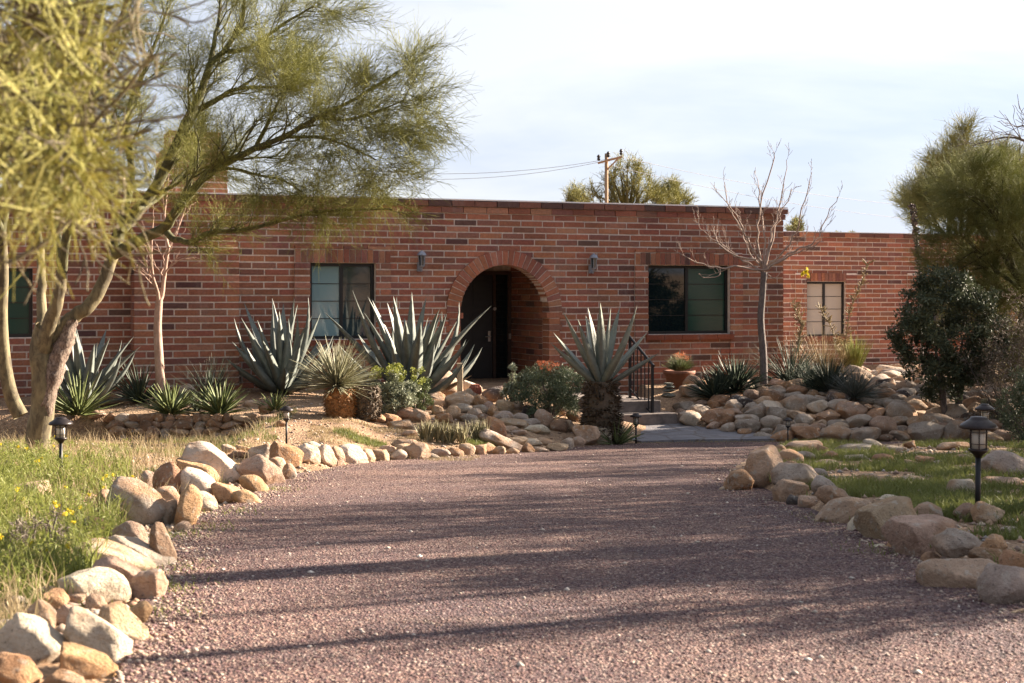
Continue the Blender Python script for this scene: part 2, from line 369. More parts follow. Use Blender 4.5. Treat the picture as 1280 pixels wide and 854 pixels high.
# loose chips on the driveway
def chips(name, n, yr, fx, size, pal, m=M['chips'], zf=None):
    u = RNG.random(n); Y = yr[0]*(yr[1]/yr[0])**u; X = np.array([fx(y, RNG.random()) for y in Y])
    base = np.array([[1,0,0],[0,1,0],[-1,0,0],[0,-1,0],[0,0,1],[0,0,-1.]]); tri = np.array([(0,1,4),(1,2,4),(2,3,4),(3,0,4),(1,0,5),(2,1,5),(3,2,5),(0,3,5)])
    r = size[0]+(size[1]-size[0])*RNG.random(n)**2.5
    V = base[None]*r[:,None,None]*(0.6+.8*RNG.random((n,6,1)))*np.array([1,1,.6]); a = RNG.random(n)*6.28; ca, sa = np.cos(a)[:,None], np.sin(a)[:,None]
    x = V[...,0]*ca-V[...,1]*sa; y = V[...,0]*sa+V[...,1]*ca; V = np.stack([x, y, V[...,2]+.3*x*(RNG.random((n,1))-.5)], -1)
    Z = gz(Y) if zf is None else np.array([zf(a_, b_) for a_, b_ in zip(X, Y)])
    V += np.stack([X, Y, Z+r*.2], -1)[:,None]
    Q = (np.arange(n)[:,None,None]*6+tri[None]).reshape(-1,3); me = np_mesh(name, V.reshape(-1,3), Q)
    pal = np.array(pal); c = pal[RNG.integers(0, len(pal), n)]*(.75+.5*RNG.random((n,1)))*(.92 if name == 'gravel_chips' else 1); c = np.concatenate([c, np.ones((n,1))],1)
    at_ = me.color_attributes.new('tint', 'FLOAT_COLOR', 'CORNER'); at_.data.foreach_set('color', np.repeat(c, 24, axis=0).astype(np.float32).ravel())
    return link(name, me, m)
def fxd(y, u):
    l = float(np.interp(y, [4.6,6.1,7.8,9.9,11.7,14.8,16.7,17.6,19.6,21.4],[-1.25,-1.5,-1.85,-2.2,-2.1,-2.1,-1.8,-.8,.4,1.8]))
    r = float(np.interp(y, [5.8,6.5,7.6,9.2,10.5,12.6,15,18.9,20,21.8],[2.25,2.2,2.2,2.2,2.15,2.0,2.2,3.3,4.5,7.4])); return l+(r-l)*u
redpal = [(.10,.052,.060),(.15,.078,.082),(.20,.11,.10),(.26,.16,.13),(.13,.068,.076),(.33,.22,.17),(.18,.12,.11),(.46,.37,.30),(.22,.14,.12)]
tag(chips('gravel_chips', 60000, (4.4, 21.5), fxd, (.003,.0085), redpal), 'loose red and tan gravel chips scattered over the driveway', 'gravel', kind='stuff')
tag(chips('pale_gravel', 450, (4.4, 20), fxd, (.006,.019), [(.62,.55,.47),(.5,.42,.34),(.42,.33,.27)]), 'pale larger stones strewn on the red driveway', 'gravel', kind='stuff')
def fxl(y, u):
    l = -3.6 if y < 15 else -7; r = float(np.interp(y, [4.6,6.1,7.8,9.9,11.7,14.8,16.7,17.6,19.6,21.4,24],[-1.2,-1.4,-1.8,-2.1,-2.0,-2.0,-1.6,-.6,.6,1.9,1.9])); return l+(r-l)*u
soilpal = [(.36,.24,.15),(.42,.31,.22),(.28,.17,.11),(.5,.40,.30),(.24,.17,.13),(.34,.29,.25)]
tag(chips('bed_pebbles', 14000, (5, 24), fxl, (.008,.035), soilpal, zf=terrain), 'small tan pebbles covering the soil of the left beds', 'gravel', kind='stuff')
def fxe(y, u):
    a = fxd(y, 0)-.05+abs(RNG.normal())*.16; b = fxd(y, 1)+.05-abs(RNG.normal())*.14
    return a if RNG.random() < .6 else b
tag(chips('edge_gravel', 9000, (4.4, 21), fxe, (.003,.015), [(.32,.23,.17),(.27,.18,.14),(.42,.34,.27),(.2,.12,.10),(.16,.09,.09)]), 'tan dirt and small stones gathered along the feet of the edging rocks', 'gravel', kind='stuff')
def fxr(y, u): return (2.3 if y<20 else 2.9)+(9-2.3)*u
tag(chips('island_pebbles', 9000, (6, 25), fxr, (.008,.04), soilpal+[(.3,.28,.27)], zf=terrain), 'small pebbles among the grass of the right island', 'gravel', kind='stuff')

# ------------------------------------------------------------------ brick house
house = empty('brick_house', HO, math.atan(TA), label='long low flat-roofed red brick house with arched entrance behind the agaves', cat='house')
def U(px, v=0.0):
    """facade coordinate seen in picture column px, at v metres behind the facade"""
    k = (px-CX)/F   # X=k*Y ; X=u*CA-v*SA ; Y=25.6+u*SA+v*CA
    return (k*(25.6+v*CA)+v*SA)/(CA-k*SA)
def Zf(px, py, v=0.0):
    u = U(px, v); Y = 25.6+u*SA+v*CA; return EYE+(HY-py)*Y/F
BW, BH, JT = .425, .1122, .024
def bcol():
    r = random.random()
    if r < .03: c = (.12,.07,.062)
    elif r < .28: c = (.225,.11,.085)
    elif r < .58: c = (.28,.118,.080)
    elif r < .86: c = (.33,.142,.088)
    else: c = (.34,.17,.115)
    k = random.uniform(.92,1.25); return (c[0]*k, c[1]*k*random.uniform(.92,1.1), c[2]*k, 1)
def bricks(mb, u0, u1, z0, z1, v, ztop, cuts=(), off=0.0, proud=.007, ragged=True):
    """running-bond courses between u0,u1 on the plane v; cuts(zmid)->list of (a,b) empty intervals"""
    k0 = int(math.floor((ztop-z1)/BH+1e-6)); k = k0
    while True:
        zt = ztop-k*BH; zb = zt-BH
        if zb < z0-.5*BH: break
        if zt > z1+.5*BH: k += 1; continue
        holes = sorted(h for cf in cuts for h in cf((zt+zb)/2)); spans = []; a = u0
        for h0, h1 in holes:
            if h0 > a: spans.append((a, min(h0, u1)))
            a = max(a, h1)
        if a < u1: spans.append((a, u1))
        sh = ((k%2)*.5+off)*BW+random.uniform(-.015,.015)
        for a, b in spans:
            if b-a < .03: continue
            x = a; nx = math.ceil((a-sh)/BW+.12)*BW+sh
            while x < b-.02:
                e = min(nx+random.uniform(-.008,.008), b)
                if b-e < .07: e = b
                d = proud+random.uniform(-.003,.004); j = random.uniform(-.0025,.0025)
                l = x+(JT/2 if x > a else 0); r = e-(JT/2 if e < b else 0)
                if r-l > .02: mb.box(l, r, v-d, v+.02, zb+JT/2+j, zt-JT/2+j, bcol())
                x = e; nx = e+BW
        k += 1
ZT = 2.665; ZB = -1.3
W1 = (U(387),U(469),Zf(428,424),Zf(428,329)); W2 = (U(809),U(911.5),Zf(860,417.5),Zf(860,332)); W0 = (U(-30),U(41),Zf(10,422),Zf(10,335))
AC, AR, AZ = -.136, .854, .677
def rect(w, m=0): return lambda z: [(w[0]-m, w[1]+m)] if w[2] < z < w[3] else []
def archcut(extra):
    def f(z):
        r_ = AR+extra
        if z < AZ: return [(AC-r_, AC+r_)]
        q = r_*r_-(z-AZ)**2
        return [(AC-math.sqrt(q), AC+math.sqrt(q))] if q > 0 else []
    return f
def lintcut(w, m=.28): return lambda z: [(w[0]-m, w[1]+m)] if w[3]-.01 < z < w[3]+.245 else []
UL, UR = U(-160), U(979)
# surrounds project a little; the plain field stops at them
SUR = [(w[0]-.27, w[1]+.27) for w in (W1, W2)]
LH = .245
def surcut(w, m): return lambda z: [(w[0]-m, w[1]+m)] if z < w[3]+LH else []
mb = MB()
field_cuts = [surcut(W1,.27), surcut(W2,.27), rect(W0), archcut(.12)]
bricks(mb, UL, UR, ZB, ZT-2*BH, 0, ZT, field_cuts)
for w in (W1, W2):
    bricks(mb, w[0]-.27, w[0], ZB, w[3], -.05, ZT, off=.2); bricks(mb, w[1], w[1]+.27, ZB, w[3], -.05, ZT, off=.2)
    bricks(mb, w[0], w[1], ZB, w[2]-.11, -.02, ZT)
b1 = mb.build('brick_courses', M['brick'], house)
# core of mortar behind the courses, with true openings
def core(name, spans, v0, v1, z0, z1, m, parent):
    c = MB(); 
    for a, b, holes in spans:
        z = z0
        for h0, h1 in holes:
            if h0 > z: c.box(a, b, v0, v1, z, h0)
            z = h1
        if z < z1: c.box(a, b, v0, v1, z, z1)
    return c.build(name, m, parent)
sp = [(UL,W0[0],[]),(W0[0],W0[1],[(W0[2],W0[3])]),(W0[1],W1[0],[]),(W1[0],W1[1],[(W1[2],W1[3])]),(W1[1],AC-AR,[])]
n = 40
for k in range(n):
    a = AC-AR+2*AR*k/n; b = AC-AR+2*AR*(k+1)/n; x = (a+b)/2-AC; sp.append((a, b, [(ZB, AZ+math.sqrt(max(0,AR*AR-x*x)))]))
sp += [(AC+AR,W2[0],[]),(W2[0],W2[1],[(W2[2],W2[3])]),(W2[1],UR-.005,[])]
core('wall', sp, .004, .30, ZB, ZT-.02, M['mortar'], house)
for w in (W1, W2):
    c = MB(); c.box(w[0]-.262, w[0]-.004, -.044, .004, ZB, w[3]+LH); c.box(w[1]+.004, w[1]+.262, -.044, .004, ZB, w[3]+LH); c.box(w[0]-.004, w[1]+.004, -.044, .15, w[3]+.004, w[3]+LH-.004); c.box(w[0]+.002, w[1]-.002, -.012, .004, ZB, w[2]-.1); c.build('window_surround', M['mortar'], house)

# soldier lintels and brick sills
for w in (W1, W2):
    c = MB(); a = w[0]-.265; n = round((w[1]-w[0]+.53)/.105); st = (w[1]-w[0]+.53)/n
    for k in range(n):
        x = a+k*st; dz = random.uniform(-.012,.012); c.box(x+.006, x+st-.006, -.058+random.uniform(-.004,.004), .10 if w[0] < x < w[1]-st else 0, w[3]+.008, w[3]+.225+dz, bcol())
    for k in range(int((w[1]-w[0]+.6)/BW)): c.box(w[0]-.27+k*BW+.006, min(w[1]+.27, w[0]-.27+(k+1)*BW-.006), -.064, 0, w[3]+.245, w[3]+.29, bcol())
    c.build('soldier_lintel', M['brick'], house)
    c = MB(); n = round((w[1]-w[0]+.12)/.40); st = (w[1]-w[0]+.12)/n
    for k in range(n): c.box(w[0]-.06+k*st+.004, w[0]-.06+(k+1)*st-.004, -.10, .12, w[2]-.105, w[2]-.012, (.25,.09,.055,1))
    c.build('window_sill', M['brick'], house)
# parapet cap courses
c = MB(); x = UL
while x < UR+.09:
    e = x+BW*random.uniform(.97,1.03); dk = random.random() < .45
    c.box(x+.006, min(e,UR+.085)-.006, -.05+random.uniform(-.008,.008), .28, ZT-BH+.006, ZT-.006+random.uniform(-.008,.004), (.13,.08,.07,1) if dk else (.24,.115,.085,1)); x = e
x = UL-.2
while x < UR+.045:
    e = x+BW*random.uniform(.97,1.03); c.box(x+.006, min(e,UR+.045)-.006, -.025+random.uniform(-.004,.004), .28, ZT-2*BH+.006, ZT-BH-.004, bcol()); x = e
c.build('parapet_cap', M['brick'], house)
c = MB(); c.box(UL, UR+.08, -.03, .32, ZT+.002, ZT+.026); c.build('roof_edge', M['white'], house)
c = MB(); c.box(UL, UR-.02, .30, 7.5, ZT-.45, ZT-.30); c.build('roof', M['roof'], house)
c = MB(); c.box(UR-.30, UR-.006, .301, 7.5, ZB, ZT-.03); c.build('side_wall', M['mortar'], house)
# arch ring
c = MB(); nv = 29
for k in range(nv):
    a0 = math.pi*k/nv+.008; a1 = math.pi*(k+1)/nv-.008; r0 = AR-.002; r1 = AR+.255+random.uniform(-.008,.01); v0 = -.03+random.uniform(-.005,.005)
    P = []
    for v in (v0, .29):
        for (r_, a) in ((r0,a0),(r1,a0),(r1,a1),(r0,a1)): P.append((AC-r_*math.cos(a), v, AZ+r_*math.sin(a)))
    c.poly(P, [(0,3,2,1),(4,5,6,7),(0,1,5,4),(1,2,6,5),(2,3,7,6),(3,0,4,7)], bcol())
for s_ in (-1, 1):
    z = AZ; k = 0
    while z > ZB+.3:
        wdt = .255 if k%2 == 0 else .21; e = AC+s_*(AR-.002 if k != 0 else AR-.05)
        c.box(e, AC+s_*(AR+wdt), -.028+random.uniform(-.004,.004), .29, z-BH+.006, z-.006, bcol()); z -= BH; k += 1
c.build('arch_ring', M['brick'], house)
c = MB()
for k in range(40):
    a0 = math.pi*k/40; a1 = math.pi*(k+1)/40; P = []
    for v in (-.018, .285):
        for (r_, a) in ((AR+.006,a0),(AR+.25,a0),(AR+.25,a1),(AR+.006,a1)): P.append((AC-r_*math.cos(a), v, AZ+r_*math.sin(a)))
    c.poly(P, [(0,3,2,1),(4,5,6,7),(0,1,5,4),(1,2,6,5),(2,3,7,6),(3,0,4,7)])
for s_ in (-1,1): c.box(AC+s_*(AR+.006), AC+s_*(AR+.2), -.018, .003, ZB, AZ)
c.build('arch_mortar', M['mortar'], house)
# entrance alcove
AD = 1.95; ZP = -.765
c = MB(); ru = AC+AR+.02
k = 0; z = 2.0
while z > ZP:
    x = .30-(k%2)*.2
    while x < AD:
        e = min(x+BW, AD); c.box(ru-.012+random.uniform(-.003,.003), ru+.05, max(x,.30)+.006, e-.006, z-BH+.006, z-.006, bcol()); x = e
    z -= BH; k += 1
c.build('alcove_bricks', M['brick'], house)
c = MB(); c.box(ru+.001, ru+.25, .302, AD+.2, ZB, 2.1); c.box(AC-AR-.35, AC-AR-.1, .302, AD+.2, ZB, 2.1); c.box(AC-AR-.1, ru, AD, AD+.2, 1.45, 2.1); c.box(AC-AR-.1, .0-.67, AD, AD+.2, ZB, 1.45); c.build('alcove_wall', M['mortar'], house)
c = MB(); c.box(AC-AR-.3, ru+.2, .302, AD+.2, 1.95, 2.05); c.build('alcove_ceiling', M['brown'], house)
c = MB(); c.box(AC-AR-.3, ru, .0, AD, ZP-.3, ZP); c.build('porch_floor', M['concrete'], house)
dz1 = 1.38
fr = MB()
for a, b in ((-.67,-.60),(.345,.40),(ru-.09,ru-.014)): fr.box(a, b, AD-.06, AD+.05, ZP, dz1)
fr.box(-.67, ru-.014, AD-.055, AD+.05, dz1, dz1+.07); fr.build('door_frame', M['brown'], house)
dr = MB(); dr.box(-.60, .345, AD-.02, AD+.03, ZP+.01, dz1)
for a, b in ((-.52,-.16),(-.06,.27)):
    for z0, z1 in ((ZP+.15, -.05),(.08,.62),(.75,1.26)): dr.box(a, b, AD-.032, AD-.02, z0, z1)
d_ = dr.build('door', M['door'], house, bevel=.004)
hd = MB(); hd.bar((.275,AD-.09,.185),(.275,AD-.02,.185),.014); hd.bar((.275,AD-.09,.185),(.175,AD-.09,.185),.011); hd.box(.25,.30,AD-.035,AD-.022,.09,.29); hd.build('door_handle', M['nickel'], d_)
db = MB(); db.bar((.372,AD-.085,.72),(.372,AD-.06,.72),.032,14); db.build('deadbolt', M['nickel'], d_)
bl = MB(); bl.box(ru-.075,ru-.03,AD-.085,AD-.062,.13,.24); bl.build('doorbell', M['nickel'], house)
sl = MB(); sl.box(.40, ru-.09, AD-.01, AD+.01, ZP+.05, dz1); sl.build('sidelight', M['glass_dark'], house)
# windows
def window(w, v, gl, gr, bars=3, name='window', lay=None):
    f = MB(); t = .055; a, b, z0, z1 = w; mid = (a+b)/2-.01
    f.box(a+.003, b-.003, v, v+.06, z1-t, z1-.003); f.box(a+.003, b-.003, v, v+.06, z0+.003, z0+t); f.box(a+.003, a+t, v+.001, v+.059, z0+t, z1-t); f.box(b-t, b-.003, v+.001, v+.059, z0+t, z1-t)
    f.box(mid-.03, mid+.03, v+.004, v+.056, z0+t, z1-t)
    o = f.build(name, M['frame'], house)
    for k, (x0, x1, g) in enumerate(((a+t, mid-.03, gl),(mid+.03, b-t, gr))):
        p = MB(); vv = v+.03+.006*k; p.box(x0, x1, vv, vv+.006, z0+t, z1-t); p.build('pane', g, o)
        q = MB()
        for j in range(1, bars+1):
            z = z0+t+(z1-z0-2*t)*j/(bars+1); q.box(x0+.001, x1-.001, vv-.008, vv-.001, z-.006, z+.006)
        q.build('muntin', M['frame'], o)
    return o
window(W1, .06, M['glass_teal'], M['glass_dim']); window(W2, .06, M['glass_dark'], M['glass_green']); window(W0, .06, M['glass_dim'], M['glass_green'])
# buttress at the left
BU0, BU1 = U(168, -.45), U(299, -.45)
c = MB(); bricks(c, BU0, BU1, ZB, 1.75, -.45, ZT, off=.3)
z = ZT-math.ceil((ZT-1.75)/BH)*BH; k = 0
while z > ZB:
    c.box(BU0-.012, BU0+.05, -.45+.006, -.24 if k%2 else -.02, z-BH+.006, z-.006, bcol())
    if not k%2: pass
    else: c.box(BU0-.012, BU0+.05, -.228, -.006, z-BH+.006, z-.006, bcol())
    z -= BH; k += 1
for j in range(4):
    bricks(c, BU0+.002, BU1-.002, 1.75+j*BH, 1.75+(j+1)*BH-.01, -.45+.11*(j+1), ZT-(.5*BH)*0, off=.1*j)
c.build('buttress_bricks', M['brick'], house)
c = MB(); c.box(BU0, BU1, -.446, 0, ZB, 1.74)
for j in range(4): c.box(BU0+.004, BU1-.004, -.445+.11*(j+1), 0, 1.74+j*BH, 1.74+(j+1)*BH)
c.build('buttress', M['mortar'], house)
# chimney
ch = MB(); cc = MB()
def chim(u0, u1, v0, v1, z0, z1):
    bricks(ch, u0, u1, z0, z1, v0, z1+0*BH, off=.1); z = z1
    k = 0
    while z > z0:
        for x in np.arange(v0+(k%2)*.2, v1, BW): ch.box(u0-.012, u0+.03, max(v0,x)+.006, min(v1,x+BW)-.006, z-BH+.006, z-.006, bcol()); ch.box(u1-.03, u1+.012, max(v0,x)+.006, min(v1,x+BW)-.006, z-BH+.006, z-.006, bcol())
        z -= BH; k += 1
    cc.box(u0, u1, v0+.003, v1, z0, z1-.004)
vc = 1.6
chim(U(205,vc), U(284,vc), vc, vc+1.0, ZT-.5, Zf(280,189,vc)); chim(U(213,vc+.1), U(276,vc+.1), vc+.1, vc+.9, Zf(280,189,vc), Zf(275,165,vc+.1))
o = cc.build('chimney', M['mortar'], house); ch.build('chimney_bricks', M['brick'], o)
# set-back wing
WV = 5.25
def WU(px): return U(px, WV)
def WZ(px, py): return Zf(px, py, WV)
wt = WZ(1070, 291.5); ww = (WU(1007), WU(1056.5), WZ(1030, 421), WZ(1030, 352)); wx = (WU(1146), WU(1195), WZ(1160, 425), WZ(1160, 352))
c = MB(); wl, wr = WU(940), WU(1330)
bricks(c, wl, wr, ZB, wt-BH, WV, wt, [rect(ww), rect(wx), lambda z: [(ww[0]-.03, ww[1]+.03)] if ww[3] < z < ww[3]+.2 else [], lambda z: [(wx[0]-.03, wx[1]+.03)] if wx[3] < z < wx[3]+.2 else []])
for w in (ww, wx):
    bricks(c, w[0]-.3, w[0], ZB, w[3]+.2, WV-.05, wt, off=.2); bricks(c, w[1], w[1]+.3, ZB, w[3]+.2, WV-.05, wt, off=.2)
    n = 11; st = (w[1]-w[0])/n
    for k in range(n): c.box(w[0]+k*st+.005, w[0]+(k+1)*st-.005, WV-.055, WV+.1, w[3]+.008, w[3]+.2, bcol())
    c.box(w[0]-.05, w[1]+.05, WV-.09, WV+.1, w[2]-.1, w[2]-.01, (.25,.09,.055,1))
x = wl
while x < wr:
    c.box(x+.006, x+BW-.006, WV-.04, WV+.2, wt-BH+.006, wt-.006, (.15,.075,.06,1) if random.random() < .4 else bcol()); x += BW
c.build('wing_bricks', M['brick'], house)
core('wing_wall', [(wl,ww[0],[]),(ww[0],ww[1],[(ww[2],ww[3])]),(ww[1],wx[0],[]),(wx[0],wx[1],[(wx[2],wx[3])]),(wx[1],wr,[])], WV+.004, WV+.3, ZB, wt-.02, M['mortar'], house)
c = MB(); 
for w in (ww, wx): c.box(w[0]-.295, w[0]-.004, WV-.045, WV+.004, ZB, w[3]+.2); c.box(w[1]+.004, w[1]+.295, WV-.045, WV+.004, ZB, w[3]+.2)
c.build('wing_surround', M['mortar'], house)
c = MB(); c.box(wl, wr, WV-.02, WV+.3, wt+.002, wt+.02); c.build('wing_roof_edge', M['white'], house)
c = MB(); c.box(wl, wr, WV+.3, WV+6, wt-.4, wt-.3); c.build('wing_roof', M['roof'], house)
window(ww, WV+.05, M['blind'], M['blind'], 3); window(wx, WV+.05, M['glass_green'], M['glass_dark'], 3)
# dark rooms behind the glass so that no daylight shows through
# landing and steps
c = MB(); c.box(-.9, 1.66, -1.3, -.002, ZB, ZP-.006); c.box(.55, 1.66, -2.6, -1.3, ZB, ZP-.006); c.build('landing', M['concrete'], house, bevel=.012)
c = MB(); c.box(.45, 1.79, -2.95, -2.601, ZB, ZP-.195); c.build('step', M['concrete'], house, bevel=.012)

def hl(u, v, z):  # facade coordinates to world
    return Vector((u*CA-v*SA, 25.6+u*SA+v*CA, z))
# handrail
hr = empty('handrail', hl(1.2,-1.5,ZP), math.atan(TA), label='black iron handrail with thin balusters beside the entrance steps', cat='handrail')
p0 = Vector((0,0,0)); 
def hrp(t, z): return (0.0+.07*t, .0-.0-.86*t, z-ZP)
# anchored so that the upper post is at column 787 and the lower at 809
hr.location = at(787.5, 499, 24.25); hr.location.z = ZP-.006
zt0, zt1 = .29-ZP, -.18-ZP; yb = -1.14-ZP
def post(x, y, z0, z1, r=.02): 
    m_ = MB(); m_.box(x-r, x+r, y-r, y+r, z0, z1); return m_
e = (.02, -.80)
m_ = post(0,0,0,zt0); m_.box(-.05,.05,-.05,.05,0,.012); m_.build('post', M['black'], hr); post(e[0],e[1],yb,zt1+.02).build('post', M['black'], hr)
m_ = MB(); m_.bar((0,.05,zt0+.01),(e[0],e[1]-.05,zt1+.0),.024,8); m_.build('top_rail', M['black'], hr)
m_ = MB(); m_.bar((0,0,.16),(e[0],e[1],yb+.16),.015,6); m_.build('bottom_rail', M['black'], hr)
for k in range(1,6):
    t = k/6; m_ = MB(); x, y = e[0]*t, e[1]*t; m_.box(x-.008,x+.008,y-.008,y+.008,.16+(yb)*t,zt0+(zt1-zt0)*t); m_.build('baluster', M['black'], hr)

# wall lanterns
def lantern(u, z, lab):
    r_ = empty('wall_lantern', hl(u, -.02, z), math.atan(TA), label=lab, cat='wall lantern', group='lanterns on the brick wall')
    a = MB(); a.lathe([(.012,.205),(.02,.19),(.05,.18),(.085,.13),(.088,.118),(.07,.115)], 8, o=(0,-.13,0)); a.build('cap', M['metal'], r_)
    a = MB(); a.lathe([(.058,.114),(.045,-.06)], 6, o=(0,-.13,0)); a.build('glass', M['glass_dim'], r_)
    a = MB()
    for k in range(6):
        t = math.pi*k/3; a.bar((.062*math.cos(t),-.13+.062*math.sin(t),.116),(.048*math.cos(t),-.13+.048*math.sin(t),-.06),.006,5)
    a.lathe([(.052,-.06),(.05,-.075),(.02,-.10),(.008,-.13)], 8, o=(0,-.13,0)); a.build('cage', M['metal'], r_)
    a = MB(); a.box(-.045,.045,-.025,.01,-.16,.0); a.bar((0,-.02,-.12),(0,-.10,-.16),.012); a.bar((0,-.10,-.16),(0,-.13,-.10),.012); a.build('bracket', M['metal'], r_)
lantern(U(524), Zf(524,328), 'grey metal lantern on the brick wall between left window and arch')
lantern(U(738), Zf(738,331), 'grey metal lantern on the brick wall between arch and green window')

# ------------------------------------------------------------------ rocks
def rock_mesh(i, ang):
    bm = bmesh.new(); bmesh.ops.create_icosphere(bm, subdivisions=4 if i < 14 else 3, radius=1); rnd = random.Random(i*7+3)
    pl = []
    for k in range(24 if ang else 12):
        d = Vector((rnd.gauss(0,1), rnd.gauss(0,1), rnd.gauss(0,1))).normalized(); pl.append((d, rnd.uniform(.58,.86) if ang else rnd.uniform(.70,.92)))
    o = Vector((rnd.uniform(0,50), rnd.uniform(0,50), 0))
    for v in bm.verts:
        p = v.co.copy()
        p *= 1+.16*mnoise.noise(p*1.1+o)
        for d, h in pl:
            q = p.dot(d)
            if q > h: p -= d*(q-h)*.97
        p *= 1+.05*mnoise.noise(p*3.1+o)+.03*mnoise.noise(p*7+o)+.012*mnoise.noise(p*17+o)
        v.co = p
    me = bpy.data.meshes.new('rock'); 
    for f in bm.faces: f.smooth = True
    bm.to_mesh(me); bm.free(); me.materials.append(M['stone'])
    A = np.array([v.co for v in me.vertices]); A = (A-(A.max(0)+A.min(0))/2)/((A.max(0)-A.min(0))/2); me.vertices.foreach_set('co', A.astype(np.float32).ravel()); me.update(); return me
RM = [rock_mesh(i, i%3 != 1) for i in range(26)]
COLS = {'w':((.68,.57,.45),'pale'), 't':((.54,.39,.27),'tan'), 'o':((.54,.34,.19),'orange'), 'g':((.44,.365,.30),'grey'), 'b':((.34,.225,.155),'brown'), 'p':((.46,.32,.24),'pinkish'), 'd':((.11,.09,.085),'dark'), 'r':((.43,.25,.15),'rusty')}
ri = [0]
def rock(px, py, w, h, rot, ck, name='rock', Y=None, dep=.85, base=None):
    ri[0] += 1; rr = random.Random(ri[0]*13+4)
    g = hit(px, py+h*.5) if Y is None else None
    Yc = Y if Y else g.y
    sc = Yc/F; Wm = w*sc; Hm = h*sc*1.12; D = dep*(.6*Wm+.5*Hm)
    if Y is None: Yc = min(Yc+D*.42, Yc+.3)
    c = at(px, py, Yc)
    c.z -= Hm*.05
    big = w*sc > .28 or Yc < 9
    me = RM[rr.randrange(14)] if big else RM[14+rr.randrange(12)]
    o = bpy.data.objects.new(name, me); COL.objects.link(o)
    o.location = c; a = R(rot); o.rotation_euler = (rr.uniform(-.15,.15), a, rr.uniform(-.35,.35))
    # an ellipse turned by rot keeps the seen width and height
    ca, sa = abs(math.cos(a)), abs(math.sin(a))
    den = max(.25, ca**2-sa**2) if ca > sa else 1
    lw, lh = (Wm, Hm)
    o.scale = (lw/2*1.12, D/2*1.15, lh/2*1.12)
    if rr.random() < .5: o.scale.x *= -1; 
    k = rr.uniform(.85,1.15); c_ = COLS[ck][0]; o.color = (c_[0]*k, c_[1]*k*rr.uniform(.96,1.04), c_[2]*k, 1)
    return o, (px, py, w, h, rot, ck)
def ordn(n): return {1:'first',2:'second',3:'third',4:'fourth',5:'fifth',6:'sixth',7:'seventh',8:'eighth',9:'ninth',10:'tenth'}.get(n, f"{n}{'st' if n%10==1 and n!=11 else 'nd' if n%10==2 and n!=12 else 'rd' if n%10==3 and n!=13 else 'th'}")
def shapeword(w, h, rot, ck, me_big): 
    return 'long flat' if w/h > 2.2 else 'upright' if h > w*1.15 else 'slanting' if abs(rot) > 22 else 'rounded' if w/h < 1.35 else 'oblong'
def rocks(lst, where, group, order, name='boulder', dup=None):
    made = [rock(*r, name=name) if len(r) == 6 else rock(*r[:6], name=name) for r in lst]
    made.sort(key=lambda m: order(m[1]))
    for i, (o, r) in enumerate(made):
        tag(o, f"{shapeword(r[2],r[3],r[4],r[5],0)} {COLS[r[5]][1]} rock, {ordn(i+1)} {where}", 'rock', group)
LEFT = [(38,806,82,54,30,'w'),(108,834,78,36,25,'o'),(116,802,92,56,38,'w'),(149,787,68,50,38,'t'),(118,733,84,46,14,'w'),(153,722,76,44,16,'p'),(140,699,100,34,17,'t'),(187,730,40,46,20,'p'),(172,770,22,36,30,'o'),(58,745,42,22,-5,'t'),(70,751,30,26,0,'o'),(94,750,26,18,0,'p'),(88,770,40,24,10,'p'),(50,772,42,38,20,'t'),(47,792,38,24,20,'g'),(118,755,28,22,10,'t'),(15,840,64,42,10,'o'),(80,852,52,22,5,'g'),(20,757,36,22,0,'g'),(4,790,34,26,0,'g'),
 (171,631,68,54,25,'g'),(211,602,36,46,0,'r'),(236,635,28,52,10,'o'),(207,626,36,32,15,'t'),(208,643,26,32,0,'g'),(248,608,48,34,26,'w'),(250,628,42,26,15,'w'),(162,671,50,34,20,'p'),(203,682,27,54,-12,'b'),(116,664,30,34,0,'b'),(136,672,26,14,0,'t'),(176,697,96,30,24,'g'),(131,629,22,32,0,'b'),(188,602,20,24,0,'g'),(228,660,22,14,0,'t'),
 (267,582,82,44,26,'w'),(246,590,60,28,28,'o'),(281,618,38,24,25,'o'),(307,623,38,20,12,'o'),(318,607,40,20,25,'o'),(325,590,54,34,28,'p'),(327,568,34,22,-8,'w'),(356,571,40,30,30,'r'),(343,585,28,24,10,'g'),(360,591,20,22,0,'g'),(385,568,34,22,25,'w'),(393,561,26,16,10,'w'),(303,561,20,9,0,'t'),(285,561,18,10,0,'g'),(300,568,22,9,0,'b')]
FAR = [(406,570,26,24,10,'w'),(421,571,18,22,5,'p'),(438,569,38,22,8,'w'),(459,571,18,18,0,'t'),(475,570,20,15,10,'t'),(486,563,22,10,0,'t'),(498,569,18,12,0,'w'),(505,563,22,14,0,'t'),(523,565,28,20,10,'t'),(508,555,32,10,0,'b'),(550,566,24,10,0,'g'),(569,566,18,11,0,'b'),(584,562,18,13,0,'t'),(599,562,16,14,15,'t'),(611,562,16,13,15,'t'),(624,564,14,11,0,'t'),(627,553,54,14,24,'g'),(660,561,14,12,0,'b'),(676,563,18,7,0,'g'),(696,560,24,10,0,'t'),(709,556,14,14,10,'g'),(724,553,14,12,0,'p'),(731,545,30,22,8,'t'),(753,545,21,22,20,'w'),(766,549,13,9,0,'o'),(779,546,9,10,0,'d'),(646,551,22,8,0,'t'),(663,553,25,8,0,'w'),(680,552,20,8,0,'t'),(540,571,16,8,0,'g'),(641,565,14,8,0,'t')]
